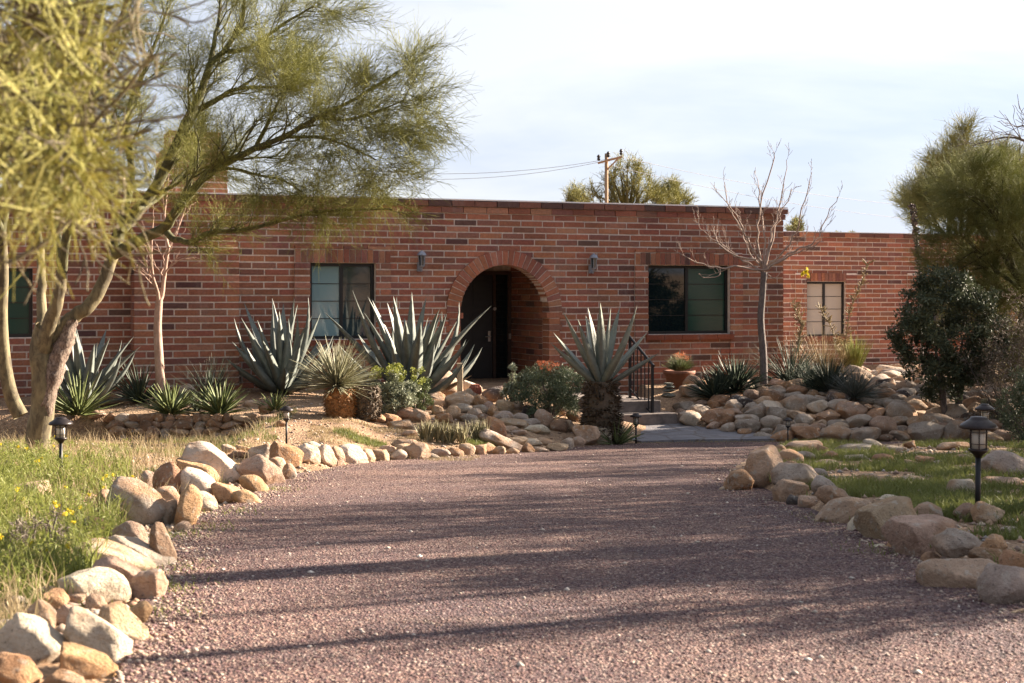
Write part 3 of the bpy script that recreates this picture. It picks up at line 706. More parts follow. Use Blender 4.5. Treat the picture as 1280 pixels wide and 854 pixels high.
MID = [(617,533,26,18,5,'r'),(642,529,28,9,5,'t'),(635,537,22,7,0,'t'),(671,537,26,9,0,'w'),(680,525,18,18,5,'p'),(697,532,20,12,5,'b'),(702,513,18,12,0,'t'),(683,513,16,10,0,'g'),(664,529,20,9,0,'g'),(646,503,14,11,0,'g'),(628,522,20,10,0,'g'),(650,522,16,9,0,'g'),(718,521,16,10,0,'b'),(711,533,14,12,0,'t'),
 (552,484,40,30,-8,'p'),(568,482,16,26,-12,'r'),(588,487,28,14,20,'w'),(575,501,28,16,-5,'t'),(590,497,24,16,20,'g'),(601,504,16,14,25,'r'),(542,499,28,13,-12,'p'),(527,506,22,10,15,'t'),(538,506,26,11,0,'r'),(510,509,24,9,8,'b'),(547,513,12,9,0,'t'),(567,517,15,14,0,'t'),(577,510,26,9,5,'g'),(600,512,18,9,0,'g'),(610,508,12,10,0,'p'),(617,514,12,12,0,'t'),(593,517,15,9,0,'g'),(614,495,26,14,-20,'d'),(645,506,16,10,0,'w'),(631,508,18,12,10,'t'),(631,519,20,8,0,'g'),(508,518,24,14,0,'b'),(524,521,22,13,10,'p'),(586,523,18,9,0,'g'),(604,523,16,10,0,'b'),(555,523,18,10,0,'r'),(660,513,14,9,0,'d'),(596,533,20,12,0,'t'),(648,541,18,6,0,'g'),
 (470,522,20,10,10,'r'),(486,524,22,10,5,'r'),(500,531,24,9,0,'t'),(512,542,16,7,0,'t')]
RIGHT = [(956,587,46,52,-5,'t'),(922,603,34,26,-20,'r'),(932,608,14,10,0,'w'),(994,597,62,34,12,'g'),(988,614,44,32,-10,'t'),(992,627,18,16,0,'d'),(1012,629,28,18,0,'t'),(1029,607,28,24,-10,'g'),(1042,621,42,24,8,'t'),(1060,641,78,34,-4,'t'),(1112,653,68,54,-6,'t'),(1071,657,24,20,-15,'w'),(1156,674,84,54,8,'p'),(1198,681,58,34,14,'g'),(1243,681,32,24,10,'o'),(1203,720,104,42,4,'t'),(1257,735,64,54,0,'g'),(1236,695,50,18,5,'b'),(1272,703,42,24,8,'r'),(1273,767,22,11,0,'t'),(1163,699,26,17,-10,'p'),(1119,682,24,14,-15,'r'),(1101,685,16,9,0,'w'),(1159,641,32,22,-5,'t'),(1206,642,26,20,-12,'b'),(1234,643,38,26,12,'t'),(905,612,12,7,0,'t')]
ISLE = [(1005,558,44,14,-4,'t'),(975,562,14,11,0,'g'),(1005,570,28,11,5,'g'),(986,572,30,18,5,'t'),(1028,562,14,12,0,'g'),(1038,569,20,10,5,'r'),(989,582,26,11,0,'b'),(1006,585,12,10,0,'d'),(1023,594,22,16,-8,'g'),(1036,578,26,7,0,'t'),(1068,561,42,10,-3,'g'),(1090,556,22,12,10,'g'),(1070,572,30,7,0,'g'),(1103,572,24,9,0,'r'),(1086,596,28,7,5,'g'),(1113,622,22,7,0,'w'),(1202,609,34,20,5,'w'),(1257,581,64,30,14,'g'),(1254,602,46,11,3,'g'),(1156,576,24,11,0,'r'),(1171,580,10,8,0,'w'),(1204,572,24,8,0,'g'),(1152,568,28,7,0,'g'),(1192,558,42,10,-4,'p'),(1137,556,14,10,0,'r'),(1140,599,30,8,4,'g'),(1140,579,22,8,0,'t'),(1250,617,12,6,0,'g'),(1274,630,14,6,0,'t'),(1171,625,18,8,0,'g'),(1120,562,24,8,0,'g'),(1225,560,22,9,0,'t'),(1060,583,18,6,0,'t'),(1215,596,14,6,0,'g'),(1262,662,20,8,0,'g'),(1180,650,16,7,0,'t'),(1246,568,22,10,0,'t')]
rocks(LEFT, 'from the front in the left driveway edging', 'rocks edging the left side of the driveway', lambda r: -(r[1]+r[3]/2))
rocks([(a,b,c*1.12,d*1.1,e,f) for a,b,c,d,e,f in FAR], 'rightward in the far driveway edging below the beds', 'rocks edging the far side of the driveway', lambda r: r[0])
rocks([(a,b,c*1.22,d*1.22,e,f) for a,b,c,d,e,f in MID], 'rightward among the bed rocks before the entrance', 'rocks in the bed before the entrance', lambda r: r[0])
rocks(RIGHT, 'from the front in the right driveway edging', 'rocks edging the right island', lambda r: -(r[1]+r[3]/2))
rocks(ISLE, 'from the front on the grassy island', 'rocks lying on the grassy island', lambda r: -(r[1]+r[3]/2))
# loose pile of river stones at the right, laid up the slope
rows = 0; zt_ = 0
rr = random.Random(5); cnt = 0
for layer in range(18):
    t = layer/8; x = 2.75 if layer < 4 else 2.7+(layer-4)*.12 if layer < 11 else 5.6
    while x < 9.2:
        w = rr.uniform(.17,.46)*max(.75,1.15-.3*t)*(1 if layer < 11 else 1.7); h = w*rr.uniform(.40,.75)
        xc = x+w/2; yp = float(np.interp(xc, PFX, PFY)); y = yp+.1+(t*2.5 if layer < 11 else 3.1+(layer-10)*.62)+rr.uniform(-.08,.08)
        if not (xc < 3.1 and y > 24.6):
            z = terrain(xc, y)
            o = bpy.data.objects.new('river_stone', RM[rr.randrange(26)]); COL.objects.link(o); o.location = (xc, y, z+h*.30); o.rotation_euler = (rr.uniform(-.3,.3), rr.uniform(-.3,.3), rr.uniform(-.5,.5)); o.scale = (w*.56, w*.42, h*.56)
            ck = rr.choice('gggggpgwtptgbgdt' if rr.random() < .92 else 'r'); k = rr.uniform(.75,1.1); c_ = COLS[ck][0]; o.color = (c_[0]*k, c_[1]*k, c_[2]*k, 1)
            side = 'beside the steps' if xc < 4.0 else 'below the bare tree' if xc < 5.3 else 'below the blue-green desert spoons' if xc < 6.6 else 'below the dark olive shrub'
            tag(o, f"rounded grey or tan stone in the heaped bank {side}", 'stone', 'heaped stones of the right bank'); cnt += 1
        x += w*rr.uniform(.84,.96)
# dry stacked low wall at the left
def lowwall():
    rr = random.Random(9)
    for row in range(5):
        x = -5.9+rr.uniform(0,.1)
        xe = -3.35-.0*row
        while x < xe:
            w = rr.uniform(.11,.30); h = rr.uniform(.09,.15)
            o = bpy.data.objects.new('wall_stone', RM[14+rr.randrange(12)]); COL.objects.link(o)
            o.location = (x+w/2, 20.33+row*.045+rr.uniform(-.03,.03), -1.16+row*.092+rr.uniform(-.01,.01)); o.scale = (w*.56, w*.4, h*.62); o.rotation_euler = (rr.uniform(-.4,.4), rr.uniform(-.3,.3), rr.uniform(-.6,.6))
            ck = rr.choice('bgrtpb'); k = rr.uniform(.65,1.05); c_ = COLS[ck][0]; o.color = (c_[0]*k, c_[1]*k, c_[2]*k, 1)
            lev = ('lowest','second','middle','fourth','topmost')[row]
            tag(o, f"small brown or grey stone in the {lev} course of the low stacked wall", 'stone', 'stones of the low stacked wall')
            x += w*.95
lowwall()
BEDR = [(140,495,26,12,0,'p'),(165,494,30,12,5,'p'),(232,490,26,18,8,'w'),(286,505,22,14,0,'t'),(120,518,24,10,0,'p'),(333,512,18,11,0,'r'),(315,505,18,9,0,'t'),(205,524,20,8,0,'t'),(350,530,16,8,0,'b'),(972,482,26,14,0,'p'),(952,488,16,10,0,'b'),(1005,480,16,16,-10,'g'),(870,480,30,18,10,'b'),(885,492,18,11,0,'t'),(1125,497,26,18,10,'d'),(1110,481,28,10,0,'p'),(1150,545,44,11,3,'b'),(1196,540,24,16,-15,'w'),(1092,497,22,12,0,'g'),(1145,503,40,12,3,'t'),(30,588,52,22,10,'b'),(40,612,46,24,5,'t'),(1240,548,24,12,10,'t')]
rocks(BEDR, 'rightward among the single rocks of the planted beds', 'single rocks in the planted beds', lambda r: r[0])

# stone cairn by the pot
cb = at(836, 497, 24.2)
cn = empty('stone_cairn', (cb.x, cb.y, ZP), label='little cairn of stacked flat grey stones beside the terracotta pot', cat='cairn')
for k, (w, h) in enumerate(((.26,.09),(.22,.07),(.20,.055),(.17,.05))):
    o = bpy.data.objects.new('flat_stone', RM[16+k]); COL.objects.link(o); o.parent = cn; o.location = (random.uniform(-.01,.01), 0, .045+sum((.085,.062,.05,.05)[:k])); o.scale = (w/2, w/2.2, h/2); o.color = (.2,.2,.17,1)

# ------------------------------------------------------------------ leaves, rosettes, shrubs
def leafblade(base, az, el, Lm, Wm, curl, prof='agave', n=10, twist=0, chan=.28):
    """one thick tapering leaf: closed 6-point section along a curved spine"""
    ts = np.linspace(0, 1, n+1); P = []; p = np.array(base, float); V = []
    s = np.array([-math.sin(az), math.cos(az), 0])
    if twist: s = s*math.cos(twist)+np.array([0,0,1])*math.sin(twist)
    e = el
    for i, t in enumerate(ts):
        d = np.array([math.cos(az)*math.cos(e), math.sin(az)*math.cos(e), math.sin(e)])
        up = np.cross(d, s); up /= np.linalg.norm(up)
        if prof == 'agave': w = Wm*(.62+.9*t*(1-t)*1.6)*(1-t**3.2)+.001
        else: w = Wm*(1-t**1.6)*(.8+.4*t)+.0006
        th = w*.16
        V += [p+s*w/2+up*w*chan*.5, p+s*w*.26+up*w*.06, p-up*w*.02, p-s*w*.26+up*w*.06, p-s*w/2+up*w*chan*.5, p-up*(w*.16+th)]
        p = p+d*Lm/n; e += curl/n
    Q = [(i*6+k, i*6+(k+1)%6, (i+1)*6+(k+1)%6, (i+1)*6+k) for i in range(n) for k in range(6)]
    return np.array(V), np.array(Q)
def rosette(name, base, Lm, Wm, nl, m, el0=12, el1=86, curl=(.1,.5), parent=None, squash=1.0, n=10, seed=0, azbias=None, smooth=True, chan=.28, prof='agave', lj=.12):
    rr = random.Random(seed); parts = []
    for i in range(nl):
        t = (i+.5)/nl; az = i*2.39996+rr.uniform(-.25,.25); el = R(el1+(el0-el1)*t**.85+rr.uniform(-5,5)); L_ = Lm*(.72+.28*math.sin(math.pi*min(1,t*1.1+.15)))*rr.uniform(1-lj,1+lj*.6)
        b = (base[0]+math.cos(az)*Wm*.5*t, base[1]+math.sin(az)*Wm*.5*t, base[2]+.02)
        cu = rr.uniform(*curl)*(1 if t > .3 else -.3)
        parts.append(leafblade(b, az, el, L_, Wm*rr.uniform(.85,1.1), cu, prof, n, rr.uniform(-.3,.3), chan))
    V, Q = join(parts); return link(name, np_mesh(name, V, Q), m, parent, smooth)
def spiky(name, base, Lm, Wm, nl, m, el0=-5, el1=88, sag=(-.5,.0), parent=None, seed=0, n=4, jit=.3, dome=1.0):
    """many narrow blades radiating from one point"""
    rr = np.random.default_rng(seed); az = rr.random(nl)*2*np.pi; u = rr.random(nl)
    s0, s1 = math.sin(R(el0)), math.sin(R(el1)); el = np.arcsin(s0+(s1-s0)*u**dome); L_ = Lm*(1-jit*rr.random(nl)); cu = sag[0]+(sag[1]-sag[0])*rr.random(nl)
    P = np.array(base)[None]+np.stack([np.cos(az)*np.cos(el),np.sin(az)*np.cos(el),np.sin(el)],-1)*Wm*1.2
    S_ = np.stack([-np.sin(az),np.cos(az),0*az],-1); tw = (rr.random(nl)-.5)*1.6
    V = np.empty((nl,(n+1)*3,3)); e = el.copy()
    for i in range(n+1):
        t = i/n; D = np.stack([np.cos(az)*np.cos(e),np.sin(az)*np.cos(e),np.sin(e)],-1); up = np.cross(D,S_); sd_ = S_*np.cos(tw)[:,None]+up*np.sin(tw)[:,None]
        w = Wm*(1-t**1.5)*(.85+.3*t)+.0008; nn = np.cross(D,sd_)
        V[:,i*3] = P+sd_*w/2; V[:,i*3+1] = P-sd_*w/2; V[:,i*3+2] = P-nn*w*.35
        P = P+D*(L_/n)[:,None]; e = e+cu/n
    q = np.array([(i*3+k,i*3+(k+1)%3,(i+1)*3+(k+1)%3,(i+1)*3+k) for i in range(n) for k in range(3)])
    Q = (np.arange(nl)[:,None,None]*(n+1)*3+q[None]).reshape(-1,4)
    return link(name, np_mesh(name, V.reshape(-1,3), Q), m, parent)
def leafcloud(name, centers, radii, nper, size, m, parent=None, seed=0, aspect=2.2, up=.3, shell=.5):
    """small leaves spread through clumps; centers (k,3), radii (k,3)"""
    rr = np.random.default_rng(seed); C_ = np.repeat(np.array(centers,float), nper, 0); Rr = np.repeat(np.broadcast_to(np.array(radii,float), (len(centers),3)), nper, 0); N = len(C_)
    d = rr.normal(size=(N,3)); d /= np.linalg.norm(d,axis=1)[:,None]; P = C_+d*Rr*(shell+(1-shell)*rr.random((N,1)))
    a = d+rr.normal(size=(N,3))*.7+np.array([0,0,up]); a /= np.linalg.norm(a,axis=1)[:,None]; b = np.cross(a, rr.normal(size=(N,3))); b /= np.linalg.norm(b,axis=1)[:,None]+1e-9; c = np.cross(a,b)
    s = size*(.6+.8*rr.random((N,1)))
    V = np.stack([P-a*s*.5, P+b*s*.5/aspect+c*s*.06, P+a*s*.5, P-b*s*.5/aspect+c*s*.06], 1).reshape(-1,3)
    Q = np.arange(N*4).reshape(-1,4); return link(name, np_mesh(name, V, Q), m, parent)
def stems(name, base, tips, r0, m, parent=None, seed=0, bend=.15):
    rr = np.random.default_rng(seed); parts = []
    for t in tips:
        b = np.array(base); t = np.array(t); md = (b+t)/2+rr.normal(size=3)*bend*np.linalg.norm(t-b)*.5; 
        P = [b*(1-u)**2+2*u*(1-u)*md+t*u*u for u in np.linspace(0,1,6)]; parts.append(tube(P, np.linspace(r0, r0*.35, 6), 5))
    V, Q = join(parts); return link(name, np_mesh(name, V, Q), m, parent, True)
def shrub(name, base, rx, ry, h, ncl, nper, size, m, label, cat='shrub', group=None, seed=0, low=.15, stemm=None, clr=.3, aspect=2.2, up=.3, foot=None):
    r_ = empty(name, base, label=label, cat=cat, group=group); rr = np.random.default_rng(seed)
    C_ = []
    for i in range(ncl):
        d = rr.normal(size=3); d /= np.linalg.norm(d); q = rr.random()**.45
        C_.append((d[0]*rx*q, d[1]*ry*q, h*(.5+low/2)+d[2]*h*(.5-low/2)*q))
    rad = clr*min(rx, h/2)
    leafcloud('foliage', C_, (rad,rad,rad*.9), nper, size, m, r_, seed, aspect, up, .3)
    stems('stem', (0,0,-.05), C_[::max(1,ncl//14)], .012 if stemm is None else .02, stemm or M['bark_grey'], r_, seed)
    return r_

def placed(px, py, Y=None):
    if Y: p = at(px, py, Y); p.z = terrain(p.x, p.y); return p
    return hit(px, py)
# big blue agaves
def agave(px, py, Y, h, wpx, nl, lab, seed, el0=14, m='agave', W_=None, zb=None):
    p = at(px, py, Y); p.z = terrain(p.x, p.y) if zb is None else zb
    top = EYE+(HY-h)*Y/F; Lm = (top-p.z)*1.04
    o = empty('agave', p, label=lab, cat='agave', group='large blue agaves')
    rosette('leaves', (0,0,0), Lm, W_ or Lm*.125, nl, M[m], el0, 86, (-.45,.95), seed=seed, lj=.22, parent=o)
    rosette('dead_leaves', (0,0,-.02), Lm*.55, Lm*.10, 6, M['skirt'], -12, 14, (-.9,-.2), seed=seed+50, lj=.3, parent=o); return o
agave(103, 485, 21.6, 402, 60, 30, 'large blue agave half hidden behind the leaning green trunk', 2)
agave(352, 480, 23.1, 374, 70, 32, 'large blue agave below the left window with narrow upright leaves', 5)
agave(512, 486, 22.9, 359, 80, 44, 'largest blue agave, leaves spreading between left window and arch', 9, 6)
# trunked agave before the steps
bt = placed(752, 534, 21.2)
ta = empty('trunked_agave', bt, label='tall agave on a shaggy trunk of dead leaf bases before the steps', cat='agave')
tz = EYE+(HY-478)*21.2/F-bt.z
rosette('leaves', (0,0,tz-.05), 1.30, .185, 14, M['agave2'], 33, 86, (-.1,.25), parent=ta, seed=14, lj=.06)
def shag(name, r0, r1, z0, z1, nl, size, m, parent, seed, bulge=.15, cx=0, cy=0, lean=(0,0), w=.4, el=(-35,35)):
    rr = random.Random(seed); parts = []
    for i in range(nl):
        t = rr.random(); az = rr.uniform(0,6.283); r_ = (r0+(r1-r0)*t)*(1+bulge*math.sin(math.pi*t)); z = z0+(z1-z0)*t
        b = (cx+lean[0]*t+math.cos(az)*r_*.85, cy+lean[1]*t+math.sin(az)*r_*.85, z)
        parts.append(leafblade(b, az+rr.uniform(-.3,.3), R(rr.uniform(*el)), size*rr.uniform(.7,1.3), size*w, R(-40), 'x', 3))
    P = [(cx+lean[0]*t, cy+lean[1]*t, z0+(z1-z0)*t) for t in np.linspace(0,1,9)]; parts.append(tube(P, [(r0+(r1-r0)*t)*(1+bulge*math.sin(math.pi*t))*.88 for t in np.linspace(0,1,9)], 12))
    V, Q = join(parts); return link(name, np_mesh(name, V, Q), m, parent)
shag('trunk', .27, .23, -.05, tz+.02, 900, .10, M['skirt'], ta, 3, w=.5, el=(-15,55))
# sotol with thatched trunk
bs = placed(420, 531, 19.7)
st_ = empty('sotol', bs, label='grey-green spiky sotol leaning on an orange thatched trunk', cat='sotol')
shag('trunk', .20, .21, -.05, .38, 520, .055, M['thatch'], st_, 5, cx=.06, w=.5)
spiky('leaves', (.0,0,.42), .74, .022, 420, M['sotol'], -12, 88, (-.35,.05), st_, 6, jit=.3, dome=.8)
shag('old_trunk', .19, .19, -.05, .40, 620, .05, M['skirt'], st_, 7, cx=.40, cy=.15, w=.7)
def sp(name, px, py, Y, hpx, n, wd, m, lab, cat, grp, seed, el0=5, sag=(-.3,.1), dome=.8, jit=.3):
    p = placed(px, py, Y); top = EYE+(HY-hpx)*p.y/F; Lm = max(.12, top-p.z)*1.02
    return tag(spiky(name, (p.x,p.y,p.z+.02), Lm, wd, n, M[m], el0, 88, sag, seed=seed, dome=dome, jit=jit), lab, cat, grp)
g1 = 'small green rosettes along the low stacked wall'
sp('yucca', 97, 519, 20.6, 466, 90, .05, 'yucca', 'bright green stiff rosette right of the leaning green trunk', 'yucca', g1, 1)
sp('yucca', 174, 490, 22.0, 450, 90, .035, 'yucca_dark', 'dark green rosette left of the thin pale trunk', 'yucca', None, 2)
sp('yucca', 213, 522, 20.7, 472, 80, .05, 'yucca', 'green rosette on the low wall just right of the thin pale trunk', 'yucca', g1, 3)
sp('yucca', 274, 522, 20.7, 473, 80, .05, 'yucca', 'green rosette above the right end of the low wall', 'yucca', g1, 4)
sp('yucca', 343, 516, 20.9, 488, 40, .04, 'yucca', 'smallest green rosette near the end of the low wall', 'yucca', g1, 5)
sp('desert_spoon', 262, 480, 22.0, 433, 160, .012, 'yucca_dark', 'fine-bladed dark tuft against the brick buttress', 'desert spoon', None, 6, 15)
sp('yucca', 246, 518, 20.9, 496, 30, .03, 'yucca_dark', 'tiny dark rosette between two green rosettes on the low wall', 'yucca', None, 16)
sp('agave_pup', 770, 544, 21.0, 514, 46, .04, 'yucca', 'small toothed agave at the foot of the shaggy trunk', 'agave', None, 8)
sp('yucca', 918, 489, 24.7, 440, 240, .045, 'yucca_dark', 'wide dark green yucca clump left of the bare tree trunk', 'yucca', None, 9)
sp('yucca', 893, 489, 24.5, 455, 150, .04, 'yucca_dark', 'lower dark yucca beside the terracotta pot', 'yucca', None, 19)
sp('yucca', 988, 475, 25.3, 412, 260, .02, 'yucca_dark', 'round spiky dark yucca right of the bare tree trunk', 'yucca', None, 10, -5, (-.5,0))
sp('desert_spoon', 1036, 492, 24.4, 437, 420, .02, 'yucca_dark', 'dark blue-green desert spoon above the stone bank', 'desert spoon', 'desert spoons above the stone bank', 11)
sp('desert_spoon', 1068, 502, 23.9, 452, 420, .018, 'agave', 'paler blue-green desert spoon overhanging the stone bank', 'desert spoon', 'desert spoons above the stone bank', 12, 0, (-.6,0))
sp('desert_spoon', 1010, 488, 24.8, 447, 260, .018, 'yucca_dark', 'narrow dark desert spoon left in the group above the stones', 'desert spoon', 'desert spoons above the stone bank', 13)
# striped aloes in the bed
for i, (px, py, h, lab) in enumerate(((533,551,524,'leftmost clump of small upright striped aloes below the boulders'),(552,553,523,'widest clump of small upright striped aloes'),(572,555,526,'third clump of small upright striped aloes'),(600,552,522,'clump of small upright striped aloes at the right, by the slanting rock'))):
    p = placed(px, py); r_ = empty('aloe', p, label=lab, cat='aloe', group='small striped aloes'); rr = random.Random(i)
    top = EYE+(HY-h)*p.y/F-p.z; parts = []
    for k in range(9):
        b = (rr.uniform(-.11,.11), rr.uniform(-.08,.08), 0)
        for j in range(8): parts.append(leafblade(b, rr.uniform(0,6.28), R(rr.uniform(50,88)), max(.15,top)*rr.uniform(.7,1.05), .028, rr.uniform(-.1,.5), 'x', 5))
    V, Q = join(parts); link('leaves', np_mesh('leaves', V, Q), M['aloe'], r_, True)
# shrubs in the beds
b = placed(493, 517, 20.6); s_ = shrub('brittlebush', b, .37, .34, .66, 40, 150, .05, M['silver'], 'silver-leaved rounded bush topped with yellow-green flower buds', seed=3, low=.0)
rr = np.random.default_rng(4); C_ = [(x*.42+.03, y*.3, .62+.10*z+.05*(1-abs(x))) for x, y, z in rr.uniform(-1,1,(34,3))]; leafcloud('flower_buds', C_, (.05,.05,.05), 40, .028, M['flower_yg'], s_, 5, 1.3)
b = placed(524, 505, 21.3); shrub('green_bush', b, .26, .24, .55, 20, 110, .035, M['yucca'], 'small green bush behind the silver-leaved bush', seed=31, low=.0)
b = placed(690, 516, 22.3); s_ = shrub('milkweed_shrub', b, .62, .5, .86, 80, 130, .055, M['sage'], 'grey-green shrub with red flower heads before the arched entrance', seed=6, low=.05, aspect=4)
rr = np.random.default_rng(7); C_ = [(-.05+x*.16, -.1+y*.2, .84+.06*z) for x, y, z in rr.uniform(-1,1,(18,3))]; [leafcloud('flower_head', [c_], (.04,.04,.03), 30, .022, M['flower_r'], s_, k, 1.2) for k, c_ in enumerate(C_)]
b = placed(642, 508, 22.6); shrub('milkweed_shrub', b, .26, .22, .74, 22, 70, .07, M['silver'], 'paler silvery shrub in front of the dark door', seed=9, low=.0, aspect=3)
b = placed(668, 522, 21.8); shrub('milkweed_shrub', b, .18, .15, .30, 10, 60, .04, M['sage'], 'low leafy seedling among rocks below the red-flowered shrub', seed=10, low=0)
# barrel cactus, wooden post
b = placed(594, 497, 22.6); bc = MB(); nR = 22
prof = [(.02,0),(.10,.03),(.13,.12),(.125,.22),(.08,.29),(.02,.30)]
pts = []; fc = []
for i, (r_, z) in enumerate(prof):
    for k in range(nR*2): t = math.pi*k/nR; q = r_*(1+.10*(-1)**k); pts.append((q*math.cos(t), q*math.sin(t), z))
for i in range(len(prof)-1):
    for k in range(nR*2): fc.append((i*nR*2+k, i*nR*2+(k+1)%(nR*2), (i+1)*nR*2+(k+1)%(nR*2), (i+1)*nR*2+k))
bc.poly(pts, fc); o = bc.build('barrel_cactus', M['cactus_red'], None); o.location = (b.x, b.y, b.z-.0); o.scale = (.72,.72,.72); tag(o, 'small red-spined barrel cactus on the rocks beside the doorway', 'cactus')
b.z += .0; o.location.z = EYE+(HY-497)*b.y/F
b = placed(575, 487, 22.7); bc = MB(); bc.box(-.045,.045,-.045,.045,-.05,.40); bc.box(-.05,.05,-.05,.05,.40,.42); o = bc.build('wooden_post', M['wood'], None, bevel=.006); o.location = (b.x,b.y,EYE+(HY-487)*b.y/F); tag(o, 'short pale wooden post behind the large boulder', 'post')
# terracotta pot with plant
pb = hl(U(849,-.9), -.9, ZP-.02)
po = empty('terracotta_pot', pb, label='broad terracotta pot standing against the wall by the steps', cat='flower pot')
m_ = MB(); m_.lathe([(.17,0),(.19,.02),(.26,.33),(.29,.34),(.295,.40),(.27,.405),(.25,.36),(.02,.35)], 28); m_.build('pot_body', M['terracotta'], po, True)
o = empty('potted_plant', pb+Vector((0,0,.36)), label='bushy green plant with reddish tips growing in the terracotta pot', cat='plant')
spiky('foliage', (0,0,0), .40, .012, 420, M['yucca'], 25, 88, (-.6,.2), o, 21, dome=1)
rr = np.random.default_rng(2); leafcloud('red_tips', [(x*.16+.06,y*.14,.30+.06*z) for x,y,z in rr.uniform(-1,1,(14,3))], (.05,.05,.04), 22, .028, M['flower_r'], o, 3, 3)
# dry grasses and yellow bush near the wing
sp('dry_grass', 1028, 478, 26.5, 402, 330, .008, 'straw', 'tall straw-coloured dry grass before the wing window', 'dry grass', None, 22, 35, (-.6,.3))
sp('yellow_bush', 1066, 478, 27.0, 418, 420, .012, 'flower_yg', 'upright yellow-green bush against the wing wall', 'bush', None, 23, 60, (-.1,.2))
def stalk(px, py, Y, pts, lab, seed, m='straw'):
    b = placed(px, py, Y); r_ = empty('dry_stalk', b, label=lab, cat='dry stalk'); rr = random.Random(seed); parts = []
    P = [np.array(at(x, y, Y))-np.array(b) for x, y in pts]; parts.append(tube(P, np.linspace(.014,.005,len(P)), 5))
    for i in range(90):
        t = rr.uniform(.25,1)*(len(P)-1); k = min(int(t), len(P)-2); q = P[k]+(P[k+1]-P[k])*(t-k); d = np.array([rr.uniform(-1,1),rr.uniform(-.5,.5),rr.uniform(0,1.2)]); d /= np.linalg.norm(d)
        parts.append(tube([q, q+d*rr.uniform(.03,.16)], [.006,.009], 4))
    V, Q = join(parts); link('stem', np_mesh('stem', V, Q), M[m], r_)
stalk(1050, 480, 26.0, [(1050,480),(1056,430),(1062,390),(1074,360),(1086,328)], 'pale dry flower stalk in front of the wing window, leaning right', 1)
stalk(1000, 470, 25.6, [(1000,470),(998,430),(1002,405),(990,376)], 'short pale dry stalk left of the wing window', 2)
stalk(1056, 480, 26.2, [(1056,480),(1050,440),(1040,410),(1024,384)], 'pale dry flower stalk leaning left before the wing window', 3)
# single yellow bloom on a thin stem
b = placed(1008, 478, 26.5); r_ = empty('yellow_bloom', b, label='single yellow-orange bloom on a thin stem beside the wing window', cat='flower')
P = [np.array(at(x,y,26.5))-np.array(b) for x,y in ((1008,478),(1009,420),(1006,370),(1007,342))]; V,Q = tube(P,[.006,.005,.004,.003],5); link('stem', np_mesh('stem',V,Q), M['twig_grey'], r_)
leafcloud('petals', [tuple(P[-1]+np.array([x,0,z])) for x,z in ((0,.02),(-.05,-.01),(.05,-.03),(.02,.07))], (.03,.03,.04), 14, .07, M['flower_y'], r_, 3, 2)

# ------------------------------------------------------------------ path lights
def pathlight():
    r_ = empty('path_light', (0,0,0))
    a = MB(); a.bar((0,0,-.08),(0,0,.41),.018,12); a.build('post', M['black'], r_, True)
    a = MB(); a.lathe([(.022,.385),(.035,.405),(.06,.425),(.065,.44),(.05,.442)], 20); a.build('collar', M['bronze'], r_, True)
    a = MB(); a.lathe([(.044,.443),(.044,.575)], 20); a.build('glass', M['frost'], r_, True)
    a = MB()
    for k in range(6):
        t = math.pi*k/3+.3; a.bar((.056*math.cos(t),.056*math.sin(t),.44),(.056*math.cos(t),.056*math.sin(t),.585),.0045,5)
    for z in (.475,.55):
        for k in range(18):
            t0 = math.pi*k/9; t1 = math.pi*(k+1)/9; a.bar((.057*math.cos(t0),.057*math.sin(t0),z),(.057*math.cos(t1),.057*math.sin(t1),z),.003,4)
    a.build('cage', M['bronze'], r_)
    a = MB(); a.lathe([(.05,.578),(.118,.574),(.124,.582),(.112,.602),(.07,.628),(.055,.640),(.05,.650),(.012,.655)], 28); a.build('cap', M['bronze'], r_, True)
    return r_
def copy_tree(o, parent=None):
    c = o.copy(); COL.objects.link(c); c.parent = parent
    for ch in [x for x in COL.objects if x.parent == o]: copy_tree(ch, c)
    return c
pl0 = pathlight()
for i, (px, py, sc, lab, Y, tilt) in enumerate(((1222,646,1.0,'nearest path light, tall dark mushroom cap, standing on the grassy island',None,.01),(1231,561,.92,'path light seen just behind the nearest one on the island',16.5,0),(795,557,.74,'short path light with lit-looking glass beside the flagstone path',None,0),(985,547,.60,'short dark path light standing before the heaped stone bank',21.75,.04),(358,563,.70,'square-topped path light behind the left rock edging',16.9,0),(76,592,.85,'path light in the weeds below the leaning green trunk',12.4,0))):
    o = pl0 if i == 0 else copy_tree(pl0)
    p = hit(px, py) if Y is None else at(px, py, Y)
    if Y: p.z = terrain(p.x, p.y)
    o.location = p; o.scale = (sc,sc,sc); o.rotation_euler = (0, tilt, i*.5); tag(o, lab, 'path light', 'path lights along the driveway')

